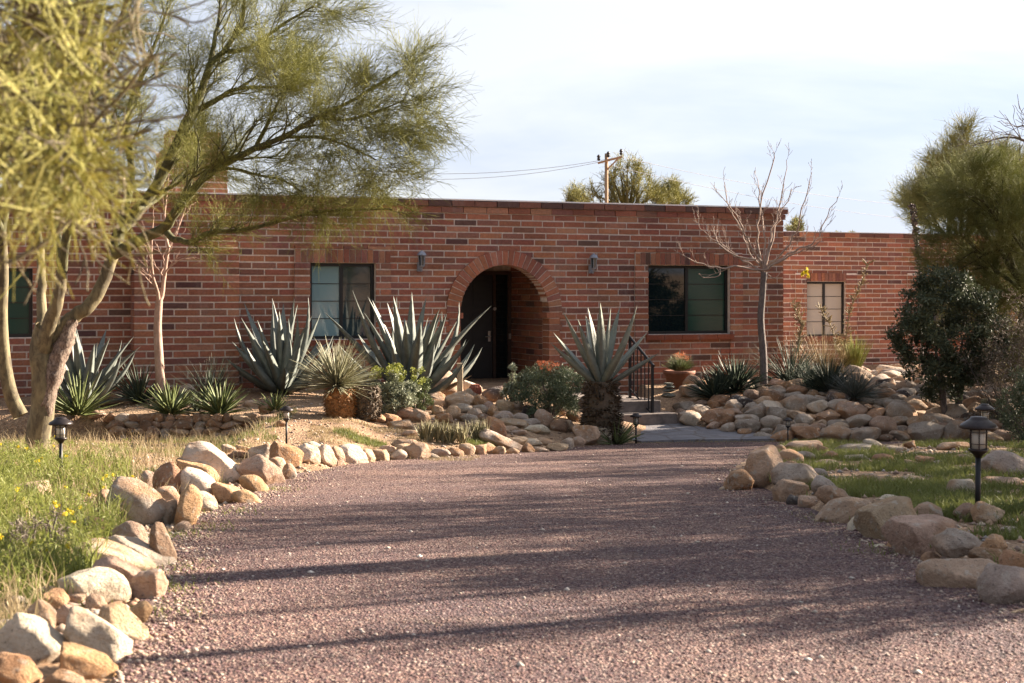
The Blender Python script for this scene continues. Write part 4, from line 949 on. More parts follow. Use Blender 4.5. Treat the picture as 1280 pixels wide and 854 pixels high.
# ------------------------------------------------------------------ trees
def limb_pts(px, Y, zy=None): return [np.array(at(x, y, Y if not isinstance(Y,(list,tuple)) else Y[i])) for i, (x, y) in enumerate(px)]
def smoothline(P, k=4):
    P = np.array(P, float); n = len(P); out = []
    for i in range(n-1):
        p0 = P[max(i-1,0)]; p1 = P[i]; p2 = P[i+1]; p3 = P[min(i+2,n-1)]
        for j in range(k):
            t = j/k; out.append(.5*((2*p1)+(-p0+p2)*t+(2*p0-5*p1+4*p2-p3)*t*t+(-p0+3*p1-3*p2+p3)*t**3))
    out.append(P[-1]); return np.array(out)
class Tree:
    def __init__(s, seed): s.rr = np.random.default_rng(seed); s.tubes = []; s.segA = []; s.segB = []; s.ra = []; s.rb = []; s.anch = []; s.adir = []
    def limb(s, P, r0, r1, spawn=0, L=1.0, n=9, k=4, start=.25, spread=.8, up=.15, wob=.03, depth=2, decay=.62):
        Q = smoothline(P, k); Q[1:-1] += s.rr.normal(size=(len(Q)-2,3))*wob*np.linalg.norm(Q[-1]-Q[0])/len(Q)
        s.tubes.append(tube(Q, np.linspace(r0, r1, len(Q)), n))
        T = np.gradient(Q, axis=0); T /= np.linalg.norm(T,axis=1)[:,None]
        for j in range(spawn):
            t = start+(1-start)*(j+s.rr.random())/spawn; i = min(int(t*(len(Q)-1)), len(Q)-2)
            s.grow(Q[i]+(Q[i+1]-Q[i])*s.rr.random(), T[i], L*(1-.45*t)*s.rr.uniform(.7,1.2), (r0+(r1-r0)*t)*.45, spread, up, depth, decay)
        s.anch.append(Q[-1]); s.adir.append(T[-1])
    def grow(s, p, d, L, r, spread, up, depth, decay):
        rr = s.rr; v = rr.normal(size=3); v -= d*np.dot(v,d); v /= np.linalg.norm(v)+1e-9
        d = d+v*spread*rr.uniform(.7,1.4)+np.array([0,0,up]); d /= np.linalg.norm(d)
        n = 5; pts = [p]
        for i in range(n):
            d = d+rr.normal(size=3)*.16+np.array([0,0,up*.3]); d /= np.linalg.norm(d); q = pts[-1]+d*L/n; pts.append(q)
            s.segA.append(pts[-2]); s.segB.append(q); s.ra.append(r*(1-.14*i)); s.rb.append(r*(1-.14*(i+1)))
            if i >= 1: s.anch.append(q); s.adir.append(d.copy())
            if depth > 0 and i >= 1 and rr.random() < .85: s.grow(q, d, L*decay*rr.uniform(.7,1.15), r*.55, spread, up, depth-1, decay)
    def wood(s, name, m, parent, minr=.0, sides=5):
        parts = list(s.tubes)
        if s.segA: parts.append(prisms(s.segA, s.segB, np.maximum(s.ra,minr), np.maximum(s.rb,minr), sides))
        V, Q = join(parts); return link(name, np_mesh(name, V-np.array(parent.location), Q), m, parent, True)
    def twigs(s, name, m, parent, N=8000, L=.35, r=.0035, droop=-.5, spread=.75, sub=2, maxn=None, keep=None):
        """sprays of fine leafless green twigs"""
        rr = s.rr; A = np.array(s.anch); D = np.array(s.adir)
        if keep is not None: k = keep(A); A = A[k]; D = D[k]
        vox = np.floor(A/(.28 if L < .5 else .45)).astype(int); _, inv, cnt = np.unique(vox, axis=0, return_inverse=True, return_counts=True); inv = inv.ravel()
        w_ = 1/cnt[inv]**.8; k = rr.choice(len(A), N, p=w_/w_.sum()); A = A[k]; D = D[k]
        D = D*.9+rr.normal(size=(N,3))*spread; D /= np.linalg.norm(D,axis=1)[:,None]
        A = A+rr.normal(size=(N,3))*L*.12
        Ls = L*(.5+.8*rr.random((N,1))); SA_, SB, RA, RB = [], [], [], []; P = A; n = 3; dd = D
        for i in range(n):
            dd = dd+np.array([0,0,droop/n])+rr.normal(size=(N,3))*.12; dd /= np.linalg.norm(dd,axis=1)[:,None]; Qn = P+dd*Ls/n
            SA_.append(P); SB.append(Qn); RA.append(np.full(N, r*(1-.25*i))); RB.append(np.full(N, r*(1-.25*(i+1))))
            for k in range(sub):
                e = dd+rr.normal(size=(N,3))*.55; e /= np.linalg.norm(e,axis=1)[:,None]; b0 = P+(Qn-P)*rr.random((N,1)); b1 = b0+e*Ls*.45*(.5+rr.random((N,1)))
                SA_.append(b0); SB.append(b1); RA.append(np.full(N, r*.75)); RB.append(np.full(N, r*.3))
            P = Qn
        V, Q = prisms(np.concatenate(SA_), np.concatenate(SB), np.concatenate(RA), np.concatenate(RB), 3)
        return link(name, np_mesh(name, V-np.array(parent.location), Q), m, parent)

# left palo verde (about 17 m away)
Yt = 17.2
bse = at(46, 566, Yt); bse.z = terrain(bse.x, bse.y)
pv = empty('palo_verde_tree', bse, label='palo verde with leaning green trunk and feathery crown spreading over the left roof', cat='tree')
def LP(pts, dy=0.0, d0=0.0):
    n = len(pts); return [np.array(at(x, y, Yt+d0+dy*i/(n-1))) for i, (x, y) in enumerate(pts)]
tr = Tree(11)
trunk_parts = []
def tl(P, r0, r1, n=14): 
    Q = smoothline(P, 5); Q += tr.rr.normal(size=Q.shape)*.006; trunk_parts.append(tube(Q, np.linspace(r0, r1, len(Q)), n))
tl(LP([(40,585),(46,560),(52,520),(54,480),(50,440),(56,410)]), .16, .12)
tl(LP([(55,455),(62,430),(88,400),(115,378),(132,345),(142,318)],.3), .10, .07)
tl(LP([(50,450),(60,410),(72,375),(78,340)],-.3), .10, .06)
tl(LP([(48,430),(52,390),(52,350),(50,310)],.5), .07, .045)
V,Q = join(trunk_parts); link('trunk', np_mesh('trunk', V-np.array(bse), Q), M['bark_pv'], pv, True)
Q_ = smoothline(LP([(56,520),(64,480),(72,450),(82,425),(92,400)],.1,-.05), 6); V,Q = tube(Q_, np.interp(np.linspace(0,1,len(Q_)),[0,.3,.7,1],[.06,.11,.11,.05]), 14); V += tr.rr.normal(size=V.shape)*.010
link('rough_trunk', np_mesh('rough_trunk', V-np.array(bse), Q), M['bark_rough'], pv, True)
k_ = dict(L=.72, up=.10, spread=.55, depth=1)
tr.limb(LP([(142,318),(150,290),(172,262),(200,225),(232,155),(249,119),(263,81),(281,63),(302,28),(306,-10)],.5), .085,.02,14,**k_)
tr.limb(LP([(142,318),(175,300),(205,285),(218,267),(246,232),(270,211),(319,186),(354,172),(397,147),(446,123),(500,88)],-1.2), .075,.012,20,**k_)
tr.limb(LP([(249,137),(272,124),(295,112),(340,109),(372,112)],-.3,.2), .04,.01,10,**k_)
tr.limb(LP([(263,81),(268,50),(274,21),(276,-20)],.3,.4), .035,.012,6,**k_)
tr.limb(LP([(281,64),(312,60),(351,32),(392,8)],-.4,.4), .035,.01,10,**k_)
tr.limb(LP([(205,285),(215,298),(225,300),(240,303),(263,291),(305,288),(347,277),(397,265),(450,262),(490,262)],-.9,-.2), .045,.01,16,L=.42,up=.2,spread=.6,depth=1)
tr.limb(LP([(270,213),(291,211),(319,218),(354,226),(378,240)],-.5,-.4), .022,.008,7,L=.7,up=.0,spread=.7)
tr.limb(LP([(319,186),(340,144),(352,120)],-.3,-.5), .03,.01,6,L=.7,up=.1,spread=.7)
tr.limb(LP([(354,172),(400,172),(440,185),(470,200)],-.6,-.8), .022,.008,9,L=.7,up=.05,spread=.7)
tr.limb(LP([(397,147),(430,150),(470,140),(505,125)],-.6,-.8), .02,.008,9,L=.65,up=.05,spread=.7)
tr.limb(LP([(78,340),(84,290),(100,200),(118,110),(150,30),(165,-20)],-.8), .06,.02,14,**k_)
tr.limb(LP([(50,310),(40,240),(20,160),(5,80)],.5,.5), .045,.015,10,**k_)
tr.limb(LP([(78,340),(70,270),(62,190),(60,100),(75,20)],.7), .05,.015,12,**k_)
tr.limb(LP([(150,290),(165,220),(158,150),(185,80),(210,10)],.9), .055,.015,14,**k_)
tr.limb(LP([(142,318),(120,270),(130,220),(105,180)],-.9), .04,.015,10,**k_)
tr.limb(LP([(172,262),(196,250),(230,215),(262,190)],1.0), .03,.01,9,**k_)
tr.wood('limb', M['bark_dark'], pv, .003)
tr.twigs('crown', M['twig_pv'], pv, N=11500, L=.33, r=.0025, droop=.02, sub=2, spread=.42)
# second green trunk at the far left edge
b = at(16, 512, 18.3); b.z = terrain(b.x,b.y)
t2 = empty('palo_verde_tree', b, label='smaller green-barked trunk at the left edge of the photo', cat='tree'); tr2 = Tree(12)
def L2(pts, Y=18.3, dy=0): return [np.array(at(x,y,Y+dy*i/len(pts))) for i,(x,y) in enumerate(pts)]
tr2.tubes.append(tube(smoothline(L2([(26,520),(14,495),(6,455),(2,400),(4,340),(2,290)]),5), np.linspace(.10,.06,26), 12))
V,Q = join(tr2.tubes); link('trunk', np_mesh('trunk', V-np.array(b), Q), M['bark_pv'], t2, True); tr2.tubes = []
tr2.limb(L2([(2,290),(15,220),(40,150),(60,60)],dy=.8),.06,.015,14,L=1.1,up=.1); tr2.limb(L2([(2,290),(-30,200),(-40,80)],dy=-.8),.06,.015,12,L=1.1,up=.1)
tr2.wood('limb', M['bark_dark'], t2, .003); tr2.twigs('crown', M['twig_pv'], t2, N=3500, L=.34, r=.0035, droop=-.2)
# thin pale young tree
b = placed(201, 486, 21.9); yt = empty('young_tree', b, label='slender young tree with smooth pale pinkish trunk before the brick buttress', cat='tree'); t3 = Tree(13)
def L3(pts, Y=21.9, dy=0): return [np.array(at(x,y,Y+dy*i/len(pts))) for i,(x,y) in enumerate(pts)]
Q_ = smoothline(L3([(201,488),(199,450),(197,410),(199,376)]),5); V,Q = tube(Q_, np.linspace(.075,.055,len(Q_)),10); link('trunk', np_mesh('trunk', V-np.array(b), Q), M['bark_pink'], yt, True)
t3.limb(L3([(199,378),(203,366),(206,340),(211,310),(222,285),(235,250)],dy=.3),.04,.012,6,L=.5,up=.2,depth=1); t3.limb(L3([(199,378),(196,362),(191,345),(189,310),(192,270)],dy=-.3),.032,.01,5,L=.5,up=.2,depth=1)
t3.limb(L3([(206,345),(210,336),(225,325),(243,321)],dy=-.2),.018,.006,4,L=.3,up=.05,depth=1); t3.limb(L3([(196,358),(188,346),(176,335)]),.015,.006,3,L=.3,up=.1,depth=1)
t3.limb(L3([(211,310),(205,280),(210,230),(214,170)],dy=.4),.025,.006,6,L=.5,up=.2,depth=1)
t3.wood('branches', M['bark_pink'], yt, .003)
# bare tree before the right window
b = placed(955, 478, 24.6); bt2 = empty('bare_tree', b, label='leafless young tree with grey trunk before the right end of the main wall', cat='tree'); t4 = Tree(14); Y4 = 24.6
def L4(pts, dy=0): return [np.array(at(x,y,Y4+dy*i/len(pts))) for i,(x,y) in enumerate(pts)]
Q_ = smoothline(L4([(955,480),(954,440),(951,400),(953,370),(955,340)]),5); V,Q = tube(Q_, np.linspace(.068,.052,len(Q_)),10); link('trunk', np_mesh('trunk', V-np.array(b), Q), M['bark_grey'], bt2, True)
bb = dict(L=.38, up=.4, depth=1, spread=.8, decay=.5)
LIMBS = [([(955,340),(930,326),(905,308),(880,290),(866,275)],.6),([(955,338),(925,335),(895,334),(865,325),(842,312)],-.5),([(955,338),(940,310),(925,285),(910,255),(906,228)],.5),([(955,338),(948,300),(950,260),(967,198),(965,192)],-.3),([(955,338),(962,300),(975,255),(983,200)],.4),([(955,338),(975,318),(995,290),(1005,250),(1015,215)],-.4),([(955,338),(985,318),(1015,305),(1030,280),(1047,246)],.5),([(955,338),(980,325),(1005,312),(1030,302)],-.6),([(950,330),(935,300),(920,270),(897,240)],-.5),([(955,335),(955,290),(948,250),(946,222)],.3),([(955,335),(968,290),(975,270),(990,235)],.6),([(945,325),(915,318),(896,300),(890,284)],.2),([(955,335),(942,322),(930,300),(928,282)],.8)]
for P, dy in LIMBS: t4.limb(L4(P, dy), .021, .005, 6, n=6, wob=.14, **bb)
t4.limb(L4([(900,334),(898,345),(880,347),(874,342)],-.3), .010,.004,0,n=5); t4.limb(L4([(953,338),(968,348),(977,338)],.2), .012,.005,0,n=5)
t4.wood('branches', M['twig_grey'], bt2, .0032)
# right feathery tree
b = placed(1252, 545, 23.2); rt = empty('feathery_tree', b, label='big feathery olive-green tree leaning over the wing at the right edge', cat='tree'); t5 = Tree(15)
def L5(pts, Y=24.6, dy=0): return [np.array(at(x,y,Y+dy*i/len(pts))) for i,(x,y) in enumerate(pts)]
t5.limb(L5([(1252,550),(1262,480),(1275,420),(1285,370)]),.13,.09,2,L=.8)
k5 = dict(L=.85, up=.12, spread=.6, depth=1)
t5.limb(L5([(1285,372),(1260,330),(1248,310),(1225,285),(1205,255)],dy=.6),.05,.012,18,**k5)
t5.limb(L5([(1285,372),(1262,320),(1250,285),(1235,258),(1218,245)],dy=-.5),.05,.012,16,**k5)
t5.limb(L5([(1285,372),(1290,300),(1275,260),(1262,240)],dy=.9),.05,.012,14,**k5)
t5.limb(L5([(1285,372),(1262,350),(1235,335),(1215,338)],dy=.5),.04,.01,10,**k5)
t5.limb(L5([(1285,372),(1262,372),(1240,365),(1222,366)],dy=.7),.03,.01,10,**k5)
t5.limb(L5([(1275,420),(1250,405),(1230,400)],dy=.5),.03,.01,9,**k5)
t5.limb(L5([(1300,430),(1285,385),(1270,345)],dy=1.2),.03,.01,10,**k5)
t5.limb(L5([(1300,430),(1278,400),(1258,378)],dy=1.6),.03,.01,10,**k5)
t5.limb(L5([(1300,430),(1275,430),(1252,425)],dy=1.4),.03,.01,10,**k5)
t5.limb(L5([(1285,400),(1300,430),(1290,470)],dy=.5),.03,.01,9,**k5)
t5.limb(L5([(1285,372),(1295,340),(1270,300),(1255,280)],dy=-.4),.04,.01,12,**k5)
t5.limb(L5([(1285,372),(1320,310),(1330,255)],dy=-.9),.05,.012,12,**k5)
t5.limb(L5([(1250,310),(1232,318),(1218,315),(1205,322)],dy=.3),.03,.01,10,**k5)
t5.wood('limb', M['bark_dark'], rt, .003); t5.twigs('crown', M['twig_right'], rt, N=9500, L=.34, r=.0038, droop=.1, sub=2, spread=.5)
# bright tall feathery tree behind it
b = at(1175, 470, 36); b.z = terrain(b.x,b.y); r2 = empty('feathery_tree', b, label='taller yellow-green feathery tree rising behind the wing roof', cat='tree'); t6 = Tree(16)
def L6(pts, Y=36., dy=0): return [np.array(at(x+28,y,Y+dy*i/len(pts))) for i,(x,y) in enumerate(pts)]
t6.limb(L6([(1175,480),(1174,400),(1172,330)]),.16,.12,0)
for P in ([(1172,330),(1165,280),(1150,260),(1130,265)],[(1172,330),(1174,270),(1175,230),(1174,190)],[(1172,330),(1190,280),(1210,240),(1215,215)],[(1172,330),(1195,290),(1230,260),(1245,230)],[(1172,330),(1158,290),(1160,250),(1158,225)],[(1172,320),(1150,290),(1135,280),(1122,275)],[(1172,330),(1210,300),(1250,280),(1280,260)],[(1172,330),(1186,260),(1188,230)]): t6.limb(L6(P,dy=random.uniform(-1,1)),.07,.015,10,L=.9,up=.2,spread=.6,depth=1)
t6.wood('limb', M['bark_dark'], r2, .004); t6.twigs('crown', M['twig_far'], r2, N=7500, L=.40, r=.0055, droop=.35, sub=2, spread=.5)
# bare mesquite branches reaching in from the right
b = Vector((11.2, 27.0, 0)); b.z = terrain(b.x,b.y); r3 = empty('mesquite_tree', b, label='nearly bare dark-twigged tree reaching in at the upper right corner', cat='tree'); t7 = Tree(17)
def L7(pts, Y=27., dy=0): return [np.array(at(x,y,Y+dy*i/len(pts))) for i,(x,y) in enumerate(pts)]
t7.limb([np.array(b), np.array(at(1370,330,27)), np.array(at(1350,240,27))],.16,.09,0)
for P in ([(1350,240),(1310,200),(1280,176),(1255,172),(1215,182)],[(1350,240),(1300,230),(1265,205),(1240,215)],[(1350,240),(1310,180),(1290,160),(1268,158)],[(1350,240),(1300,250),(1260,240),(1232,228)]): t7.limb(L7(P,dy=random.uniform(-1,1)),.045,.01,8,L=.75,up=.1,spread=.7,depth=1)
t7.wood('branches', M['bark_grey'], r3, .005)
# dark olive shrub, dry shrub, others at right
b = placed(1188, 540, 23.0)
ol = empty('olive_shrub', b, label='dense dark green shrub on thin trunks at the right end of the wing', cat='shrub'); rr = np.random.default_rng(21); C_ = []
while len(C_) < 190:
    x, y, z = rr.uniform(-1,1,3)
    if .35 < x*x+y*y+z*z < 1:
        cx_ = -.02+x*.92; cz = 1.36+z*1.08
        if z < -.3: cx_ *= .9
        C_.append((cx_, y*.6, cz))
leafcloud('foliage', C_, (.17,.17,.15), 130, .065, M['olive'], ol, 5, 2.6, .3, .2)
for dx, tx in ((-.08,-.25),(.14,.2),(.05,.5)): stems('trunk', (dx,0,-.05), [(tx,0,1.3),(tx*.5+dx*.5,.1,1.0)], .045, M['bark_grey'], ol, 4, .1)
b = placed(1262, 556, 22.6); s_ = shrub('dry_shrub', b, .85, .6, 2.15, 110, 90, .06, M['dry'], 'grey dry twiggy shrub right of the dark green shrub', seed=23, low=.02, aspect=5, clr=.26)
b = placed(1292, 560, 21.5); shrub('dry_shrub', b, .5, .5, 1.2, 60, 90, .055, M['sage'], 'lower grey-green shrub at the right edge behind the island', seed=24, low=0, aspect=3)
b = placed(48, 716); shrub('dry_shrub', b, .22, .2, .32, 26, 40, .035, M['dry'], 'small dry grey twiggy bush behind the near left rocks', seed=27, low=0, aspect=6)
b = placed(1235, 548, 22.6); shrub('pale_shrub', b, .35, .3, .5, 24, 60, .045, M['silver'], 'small pale-leaved bush between dark shrub and right edge', seed=25, low=0)
# dried stalk standing before the wing corner
b = at(1153, 480, 29); b.z = terrain(b.x,b.y); r_ = empty('dried_stalk', b, label='dark dried seed stalk rising above the wing roof at the right', cat='dry stalk'); P = [np.array(at(x,y,29))-np.array(b) for x,y in ((1153,480),(1152,400),(1149,330),(1145,290),(1140,255))]
parts = [tube(P,[.03,.028,.03,.035,.03],6)]; rr = random.Random(3)
for i in range(260):
    t = rr.uniform(1.8,4); k = min(int(t),3); q = P[k]+(P[k+1]-P[k])*(t-k); d = np.array([rr.uniform(-1,1),rr.uniform(-1,1),rr.uniform(-.6,.8)]); d /= np.linalg.norm(d); parts.append(tube([q,q+d*rr.uniform(.04,.10)],[.012,.02],4))
V,Q = join(parts); link('stem', np_mesh('stem',V,Q), M['bark_grey'], r_)
# tree and utility pole behind the house
def fartree(px, ybase, Y, ytop, wpx, lab, seed, nl=9, per=8, m='twig_far', tw=.011, grp=None, LF=.42):
    b = at(px, 500, Y); b.z = -1.0; r_ = empty('far_tree', b, label=lab, cat='tree', group=grp); t = Tree(seed); rr = random.Random(seed)
    c0 = np.array(at(px, ybase+12, Y)); t.limb([np.array(b), (np.array(b)+c0)/2, c0], .2*Y/45, .13*Y/45, 0)
    for i in range(nl):
        q = -1+2*(i+.5)/nl; x = px+q*wpx/2; y = ytop+(ybase-ytop)*abs(q)**1.6*.95+rr.uniform(0,8)
        t.limb([c0, np.array(at(px+(x-px)*.45, ybase-(ybase-y)*.35, Y+rr.uniform(-1,1))), np.array(at(x, y, Y+rr.uniform(-1.5,1.5)))], .07*Y/45, .015*Y/45, 5, L=LF*Y/45, up=.35, spread=.45, depth=1, decay=.6)
    t.wood('limb', M['bark_dark'], r_, .006); t.twigs('crown', M[m], r_, N=per*nl*15, L=.34*Y/45*(LF/.42), r=tw*.8*Y/45, droop=.3, sub=2, spread=.35); return r_
fartree(784, 264, 94, 208, 96, 'yellow-green feathery tree behind the roof beside the utility pole', 31, 11, 5)
fartree(836, 266, 98, 238, 44, 'lower feathery tree behind the roof right of the pole tree', 32, 5)
fartree(720, 264, 99, 248, 26, 'faint grey-green treetop behind the roof left of the pole', 33, 4, 5)
fartree(994, 298, 60, 276, 12, 'small green treetop showing in the notch between main roof and wing', 34, 4, 6, LF=.25)
fartree(1048, 300, 70, 290, 8, 'left of two tiny treetops peeking over the wing roof', 35, 3, 4, tw=.014, grp='tiny treetops over the wing roof', LF=.12)
fartree(1064, 300, 70, 290, 8, 'right of two tiny treetops peeking over the wing roof', 36, 3, 4, tw=.014, grp='tiny treetops over the wing roof', LF=.12)
YP = 90.; pb = at(758, 368, YP); pt = at(758, 192, YP)
up_ = empty('utility_pole', (pb.x,pb.y,-2), label='brown wooden utility pole with crossarm standing far behind the roof', cat='utility pole')
m_ = MB(); m_.bar((0,0,0),(0,0,pt.z+2),.13,12,.11); m_.build('pole', M['pole'], up_, True)
def rel(px, py, Y=YP): p = at(px,py,Y); return (p.x-pb.x, p.y-pb.y, p.z+2)
m_ = MB(); a = Vector(rel(747,204.5)); b_ = Vector(rel(777,196.5)); a.y = b_.y = -.25; m_.bar(a, b_, .09, 4); m_.build('crossarm', M['pole'], up_)
m_ = MB(); m_.bar((rel(772,199)[0],-.22,rel(772,199)[2]),(0,-.1,rel(758,213)[2]),.05,5); m_.build('brace', M['pole'], up_)
for px, py in ((748,203),(776,196),(760,199)):
    p = rel(px,py); m_ = MB(); m_.lathe([(.05,0),(.12,.1),(.06,.17),(.12,.24),(.05,.38)], 10, o=(p[0],-.25,p[2]+.08)); m_.build('insulator', M['bronze'], up_, True)
def wire(p, q, sag, lab):
    P = [Vector(p).lerp(Vector(q), t)-Vector((0,0,sag*4*t*(1-t))) for t in np.linspace(0,1,24)]; V,Q = tube([tuple(v) for v in P], [.014]*24, 5); tag(link('power_line', np_mesh('power_line',V,Q), M['cable'], None), lab, 'wire', 'power lines on the pole')
A1, A2 = at(748,203,YP), at(776,196,YP)
wire(A1, at(300,196,84), 1.2, 'thin power line running left from the near end of the crossarm'); wire(A2, at(300,190,86), 1.2, 'thin power line running left from the raised end of the crossarm')
wire(A2, at(1300,262,120), 1.0, 'upper thin power line running right from the pole'); wire(A1, at(1300,282,118), 1.0, 'lower thin power line running right from the pole')

# ------------------------------------------------------------------ near palo verde branches hanging in at the upper left
nb = Vector((-3.6, 3.2, terrain(-3.6,3.2))); nt_ = empty('palo_verde_tree', nb, label='nearest palo verde, its blurred yellow-green twigs hanging in at the upper left', cat='tree'); t8 = Tree(41)
def L8(pts, Y=3.1, dy=0): return [np.array(at(x,y,Y+dy*i/len(pts))) for i,(x,y) in enumerate(pts)]
t8.limb([np.array(nb), np.array([-3.2,3.2,.6]), np.array([-2.8,3.2,2.2]), np.array([-2.0,3.1,3.2])], .12, .05, 0)
k8 = dict(spread=.8, up=-.12, depth=1, decay=.6, n=7)
for P, dy in (([(-600,-60),(-300,-60),(-100,20),(40,90),(110,60),(175,5)],.2),([(-600,100),(-250,120),(-60,150),(60,210),(130,140),(190,70)],-.3),([(-600,200),(-250,220),(-60,250),(60,270),(110,300)],.3),([(-500,0),(-200,-100),(0,-60),(80,-20),(130,50)],.5),([(-500,50),(-150,60),(20,120),(90,160)],-.5),([(-500,200),(-150,180),(0,200),(70,190),(130,230)],.6),([(-500,-100),(-100,-40),(10,20),(60,10)],-.2)):
    t8.limb(L8(P, 3.1, dy), .009, .003, 14, L=.26, start=.45, **k8)
for P in ([(20,20),(90,70),(150,110),(205,92)],[(60,170),(125,118),(180,75)],[(-20,60),(60,20),(110,14),(160,60)],[(10,330),(60,300),(110,255)],[(0,200),(40,150),(60,90),(58,30)],[(100,150),(125,190),(160,235)]): t8.tubes.append(tube(smoothline(L8(P, random.uniform(2.7,3.3), .1), 4), np.linspace(.0055,.003,4*(len(P)-1)+1), 6))
t8.wood('branches', M['bark_pv'], nt_, .0022, 5)
t8.twigs('twigs', M['twig_pv2'], nt_, N=430, L=.17, r=.0026, droop=-.3, sub=2, spread=.65, keep=lambda A: (A[:,0]/A[:,1]*F+CX > -80) & (A[:,0]/A[:,1]*F+CX < 105) & (HY-(A[:,2]-EYE)/A[:,1]*F < 262))

# ------------------------------------------------------------------ shade trees out of the frame at the right (they cast the shadows on the drive)
def shade_tree(x, y, h, w, seed, dens=9, per=6, trunk=.14, low=.25, lab=''):
    b = Vector((x,y,terrain(x,y))); r_ = empty('shade_tree', b, label=lab, cat='tree', group='trees beyond the right edge of the photo'); t = Tree(seed); rr = random.Random(seed)
    c0 = np.array([x,y,b.z+h*low]); t.limb([np.array(b), np.array([x+.1,y,b.z+h*low*.5]), c0], trunk, trunk*.7, 0)
    for i in range(dens):
        a = i*2.4; q = rr.uniform(.4,1); t.limb([c0, c0+np.array([math.cos(a)*w*.25*q, math.sin(a)*w*.25*q, h*.3]), c0+np.array([math.cos(a)*w*.5*q, math.sin(a)*w*.5*q, h*(1-low)*rr.uniform(.5,.95)])], trunk*.4, .02, 9, L=h*.22, up=.1, spread=.8, depth=1)
    t.wood('limb', M['bark_dark'], r_, .004, 4); t.twigs('crown', M['twig_right'], r_, N=per*dens*12, L=.42, r=.009, droop=-.1, sub=1)
shade_tree(9.6, 15.4, 5.2, 4.4, 51, 13, 9, lab='bushy tree beyond the right edge near the island')
shade_tree(7.4, 12.9, 4.3, 3.4, 52, 13, 9, lab='low bushy tree beyond the right edge beside the island')
shade_tree(6.3, 9.6, 2.8, 2.8, 57, 12, 15, .06, lab='low bush beyond the right edge beside the near drive')
shade_tree(10.6, 18.5, 5.4, 4.8, 53, 12, 9, lab='taller tree beyond the right edge behind the island')
shade_tree(12.5, 22.5, 5.6, 5.5, 54, 13, 9, lab='large tree beyond the right edge in line with the stone bank')
shade_tree(8.9, 12.35, 8.5, 4, 55, 5, 2, .27, .68, lab='tall bare-trunked tree beyond the right edge beside the island')
shade_tree(7.9, 9.75, 7.5, 3, 58, 4, 2, .075, .75, lab='thin-trunked tree beyond the right edge beside the near drive')
shade_tree(9.2, 11.3, 8.0, 3, 59, 4, 2, .05, .7, lab='slender tree beyond the right edge next to the tall trunk')
shade_tree(16.5, 26.0, 6.5, 6.5, 56, 13, 7, lab='large tree beyond the right end of the wing')

# ------------------------------------------------------------------ grass and weeds
def blades(name, n, sampler, hh, wd, m, lean=.35, seed=0):
    rr = np.random.default_rng(seed); P = []
    while len(P) < n:
        x, y = sampler(rr)
        if x is None: continue
        P.append((x, y, terrain(x, y)))
    P = np.array(P); N = len(P); a = rr.random(N)*6.283; S_ = np.stack([np.cos(a),np.sin(a),0*a],-1); h = (hh[0]+(hh[1]-hh[0])*rr.random(N)**1.5)[:,None]; D = rr.normal(size=(N,3))*lean; D[:,2] = 1; D /= np.linalg.norm(D,axis=1)[:,None]
    mid = P+D*h*.55; tip = P+D*h+np.stack([rr.normal(size=N),rr.normal(size=N),-.3+0*a],-1)*h*.25; w = wd*(.6+.8*rr.random((N,1)))
    V = np.stack([P-S_*w, P+S_*w, mid+S_*w*.7, mid-S_*w*.7, tip+S_*w*.1, tip-S_*w*.1],1).reshape(-1,3); q = np.array([(0,1,2,3),(3,2,4,5)]); Q = (np.arange(N)[:,None,None]*6+q[None]).reshape(-1,4)
    return link(name, np_mesh(name, V, Q), m)
def patchy(x, y, s=1.3, th=.0): return mnoise.noise(Vector((x*s, y*s, 7)))+.5*mnoise.noise(Vector((x*s*3.3, y*s*3.3, 2))) > th
def s_isle(rr):
    y = 6+ (19.6-6)*rr.random(); x = 2.3+rr.random()*min(9, y*.40-.0)
    if x/y > .39 or not inpoly(x, y, ISL) or dpoly(x, y, ISL) < .25 or not patchy(x, y, 1.1, -.02): return None, None
    return x, y
tag(blades('grass', 46000, s_isle, (.03,.11), .004, M['grass'], seed=1), 'short green grass growing between the rocks of the island', 'grass', kind='stuff')
def s_left(rr):
    y = 5+15*rr.random()**.8; x = -y*.37+rr.random()*(y*.37-1.3-.09*min(y,10))
    lim = float(np.interp(y,[5,6.2,7.8,9.9,11.7,14.8,20],[-1.75,-2.0,-2.3,-2.6,-2.6,-2.7,-3.0]))
    if x > lim or not patchy(x, y, 1.0, .06): return None, None
    return x, y
tag(blades('grass', 19000, s_left, (.03,.11), .0035, M['grass'], seed=2), 'low green grass on the ground left of the driveway', 'grass', kind='stuff')
def s_weed(rr):
    y = 6.2+8.5*rr.random(); x = -y*.37+rr.random()*1.35*(y/9)
    lim = float(np.interp(y,[5,6.2,7.8,9.9,11.7,14.8],[-1.65,-1.92,-2.2,-2.6,-3.1,-4.0]))
    if x > lim or not patchy(x, y, 1.6, .02): return None, None
    return x, y
tag(blades('weeds', 4800, s_weed, (.07,.32), .0045, M['weed'], .22, seed=3), 'tall feathery green weeds growing behind the left edging rocks', 'weeds', kind='stuff')
rr = np.random.default_rng(5); C_ = []; 
while len(C_) < 40:
    x, y = s_weed(rr)
    if x is not None: C_.append((x, y, terrain(x,y)+rr.uniform(.14,.30)))
tag(leafcloud('weed_flowers', C_, (.014,.014,.012), 12, .016, M['flower_y'], None, 6, 1.2), 'tiny yellow flower heads dotted over the tall weeds', 'flowers', kind='stuff')
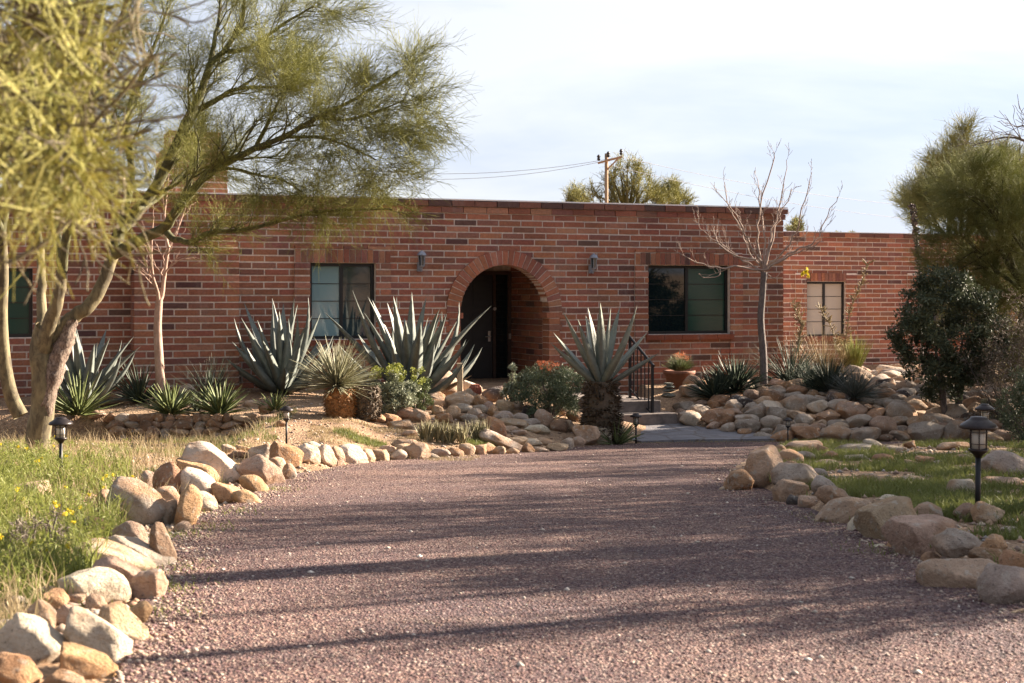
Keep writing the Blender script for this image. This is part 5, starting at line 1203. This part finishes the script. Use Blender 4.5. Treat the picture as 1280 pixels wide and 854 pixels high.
# leafy sprays on the weeds
C_ = []
while len(C_) < 420:
    x, y = s_weed(rr)
    if x is not None: C_.append((x, y, terrain(x,y)+rr.uniform(.03,.24)))
tag(leafcloud('weed_leaves', C_, (.05,.05,.06), 22, .035, M['weed'], None, 8, 4.5), 'fine leaves of the tall green weeds at the left', 'weeds', kind='stuff')
def ellipse(cx, cy, rx, ry):
    def f(rr):
        a = rr.random()*6.283; q = math.sqrt(rr.random()); return cx+math.cos(a)*rx*q, cy+math.sin(a)*ry*q
    return f
def s_left2(rr):
    y = 5+15*rr.random()**.8; x = -y*.37+rr.random()*(y*.37-1.3-.09*min(y,10))
    lim = float(np.interp(y,[5,6.2,7.8,9.9,11.7,14.8,20],[-1.75,-2.0,-2.3,-2.6,-2.6,-2.7,-3.0])); return (x, y) if x < lim else (None, None)
tag(blades('dry_stalks', 6500, s_left2, (.04,.26), .003, M['straw'], .3, seed=12), 'thin straw-coloured dry stalks mixed into the weeds left of the driveway', 'grass', kind='stuff')
g = hit(450, 551); tag(blades('grass_tuft', 1400, ellipse(g.x,g.y,.34,.25), (.03,.09), .004, M['grass'], seed=4), 'bright green grass tuft in front of the sotol', 'grass', kind='stuff')
g = hit(596, 556); tag(blades('grass_tuft', 900, ellipse(g.x,g.y,.25,.2), (.03,.08), .004, M['grass'], seed=5), 'bright green grass at the foot of the striped aloes', 'grass', kind='stuff')
def s_edge(rr):
    x = 1.75+rr.random()*4; y = float(np.interp(x,[1.7,2.7,4.2,6],[21.3,21.75,21.85,21.95]))+rr.normal()*.07
    return (x, y) if rr.random() < 1-.15*(x-1.7) else (None, None)
tag(blades('edge_grass', 2200, s_edge, (.015,.05), .004, M['straw'], seed=6), 'thin line of short dry grass along the path edge', 'grass', kind='stuff')
def s_bed(rr):
    x = -2.6+2.2*rr.random(); y = 16.9+2.4*rr.random(); return (x, y) if patchy(x, y, 2.0, .05) else (None, None)
tag(blades('dry_bed_grass', 5000, s_bed, (.02,.07), .0035, M['straw'], seed=7), 'orange dry grass on the bed in front of the sotol', 'grass', kind='stuff')
def s_spot(rr):
    k = int(rr.random()*9); px, py = [(205,735),(215,710),(228,670),(300,640),(350,612),(262,660),(196,765),(1030,650),(1105,690)][k]; x, y = hitplane(px, py); return x+rr.normal()*.10, y+rr.normal()*.16
tag(blades('sprouts', 1500, s_spot, (.02,.07), .003, M['weed'], seed=9), 'sparse green sprouts along the driveway edges', 'grass', kind='stuff')
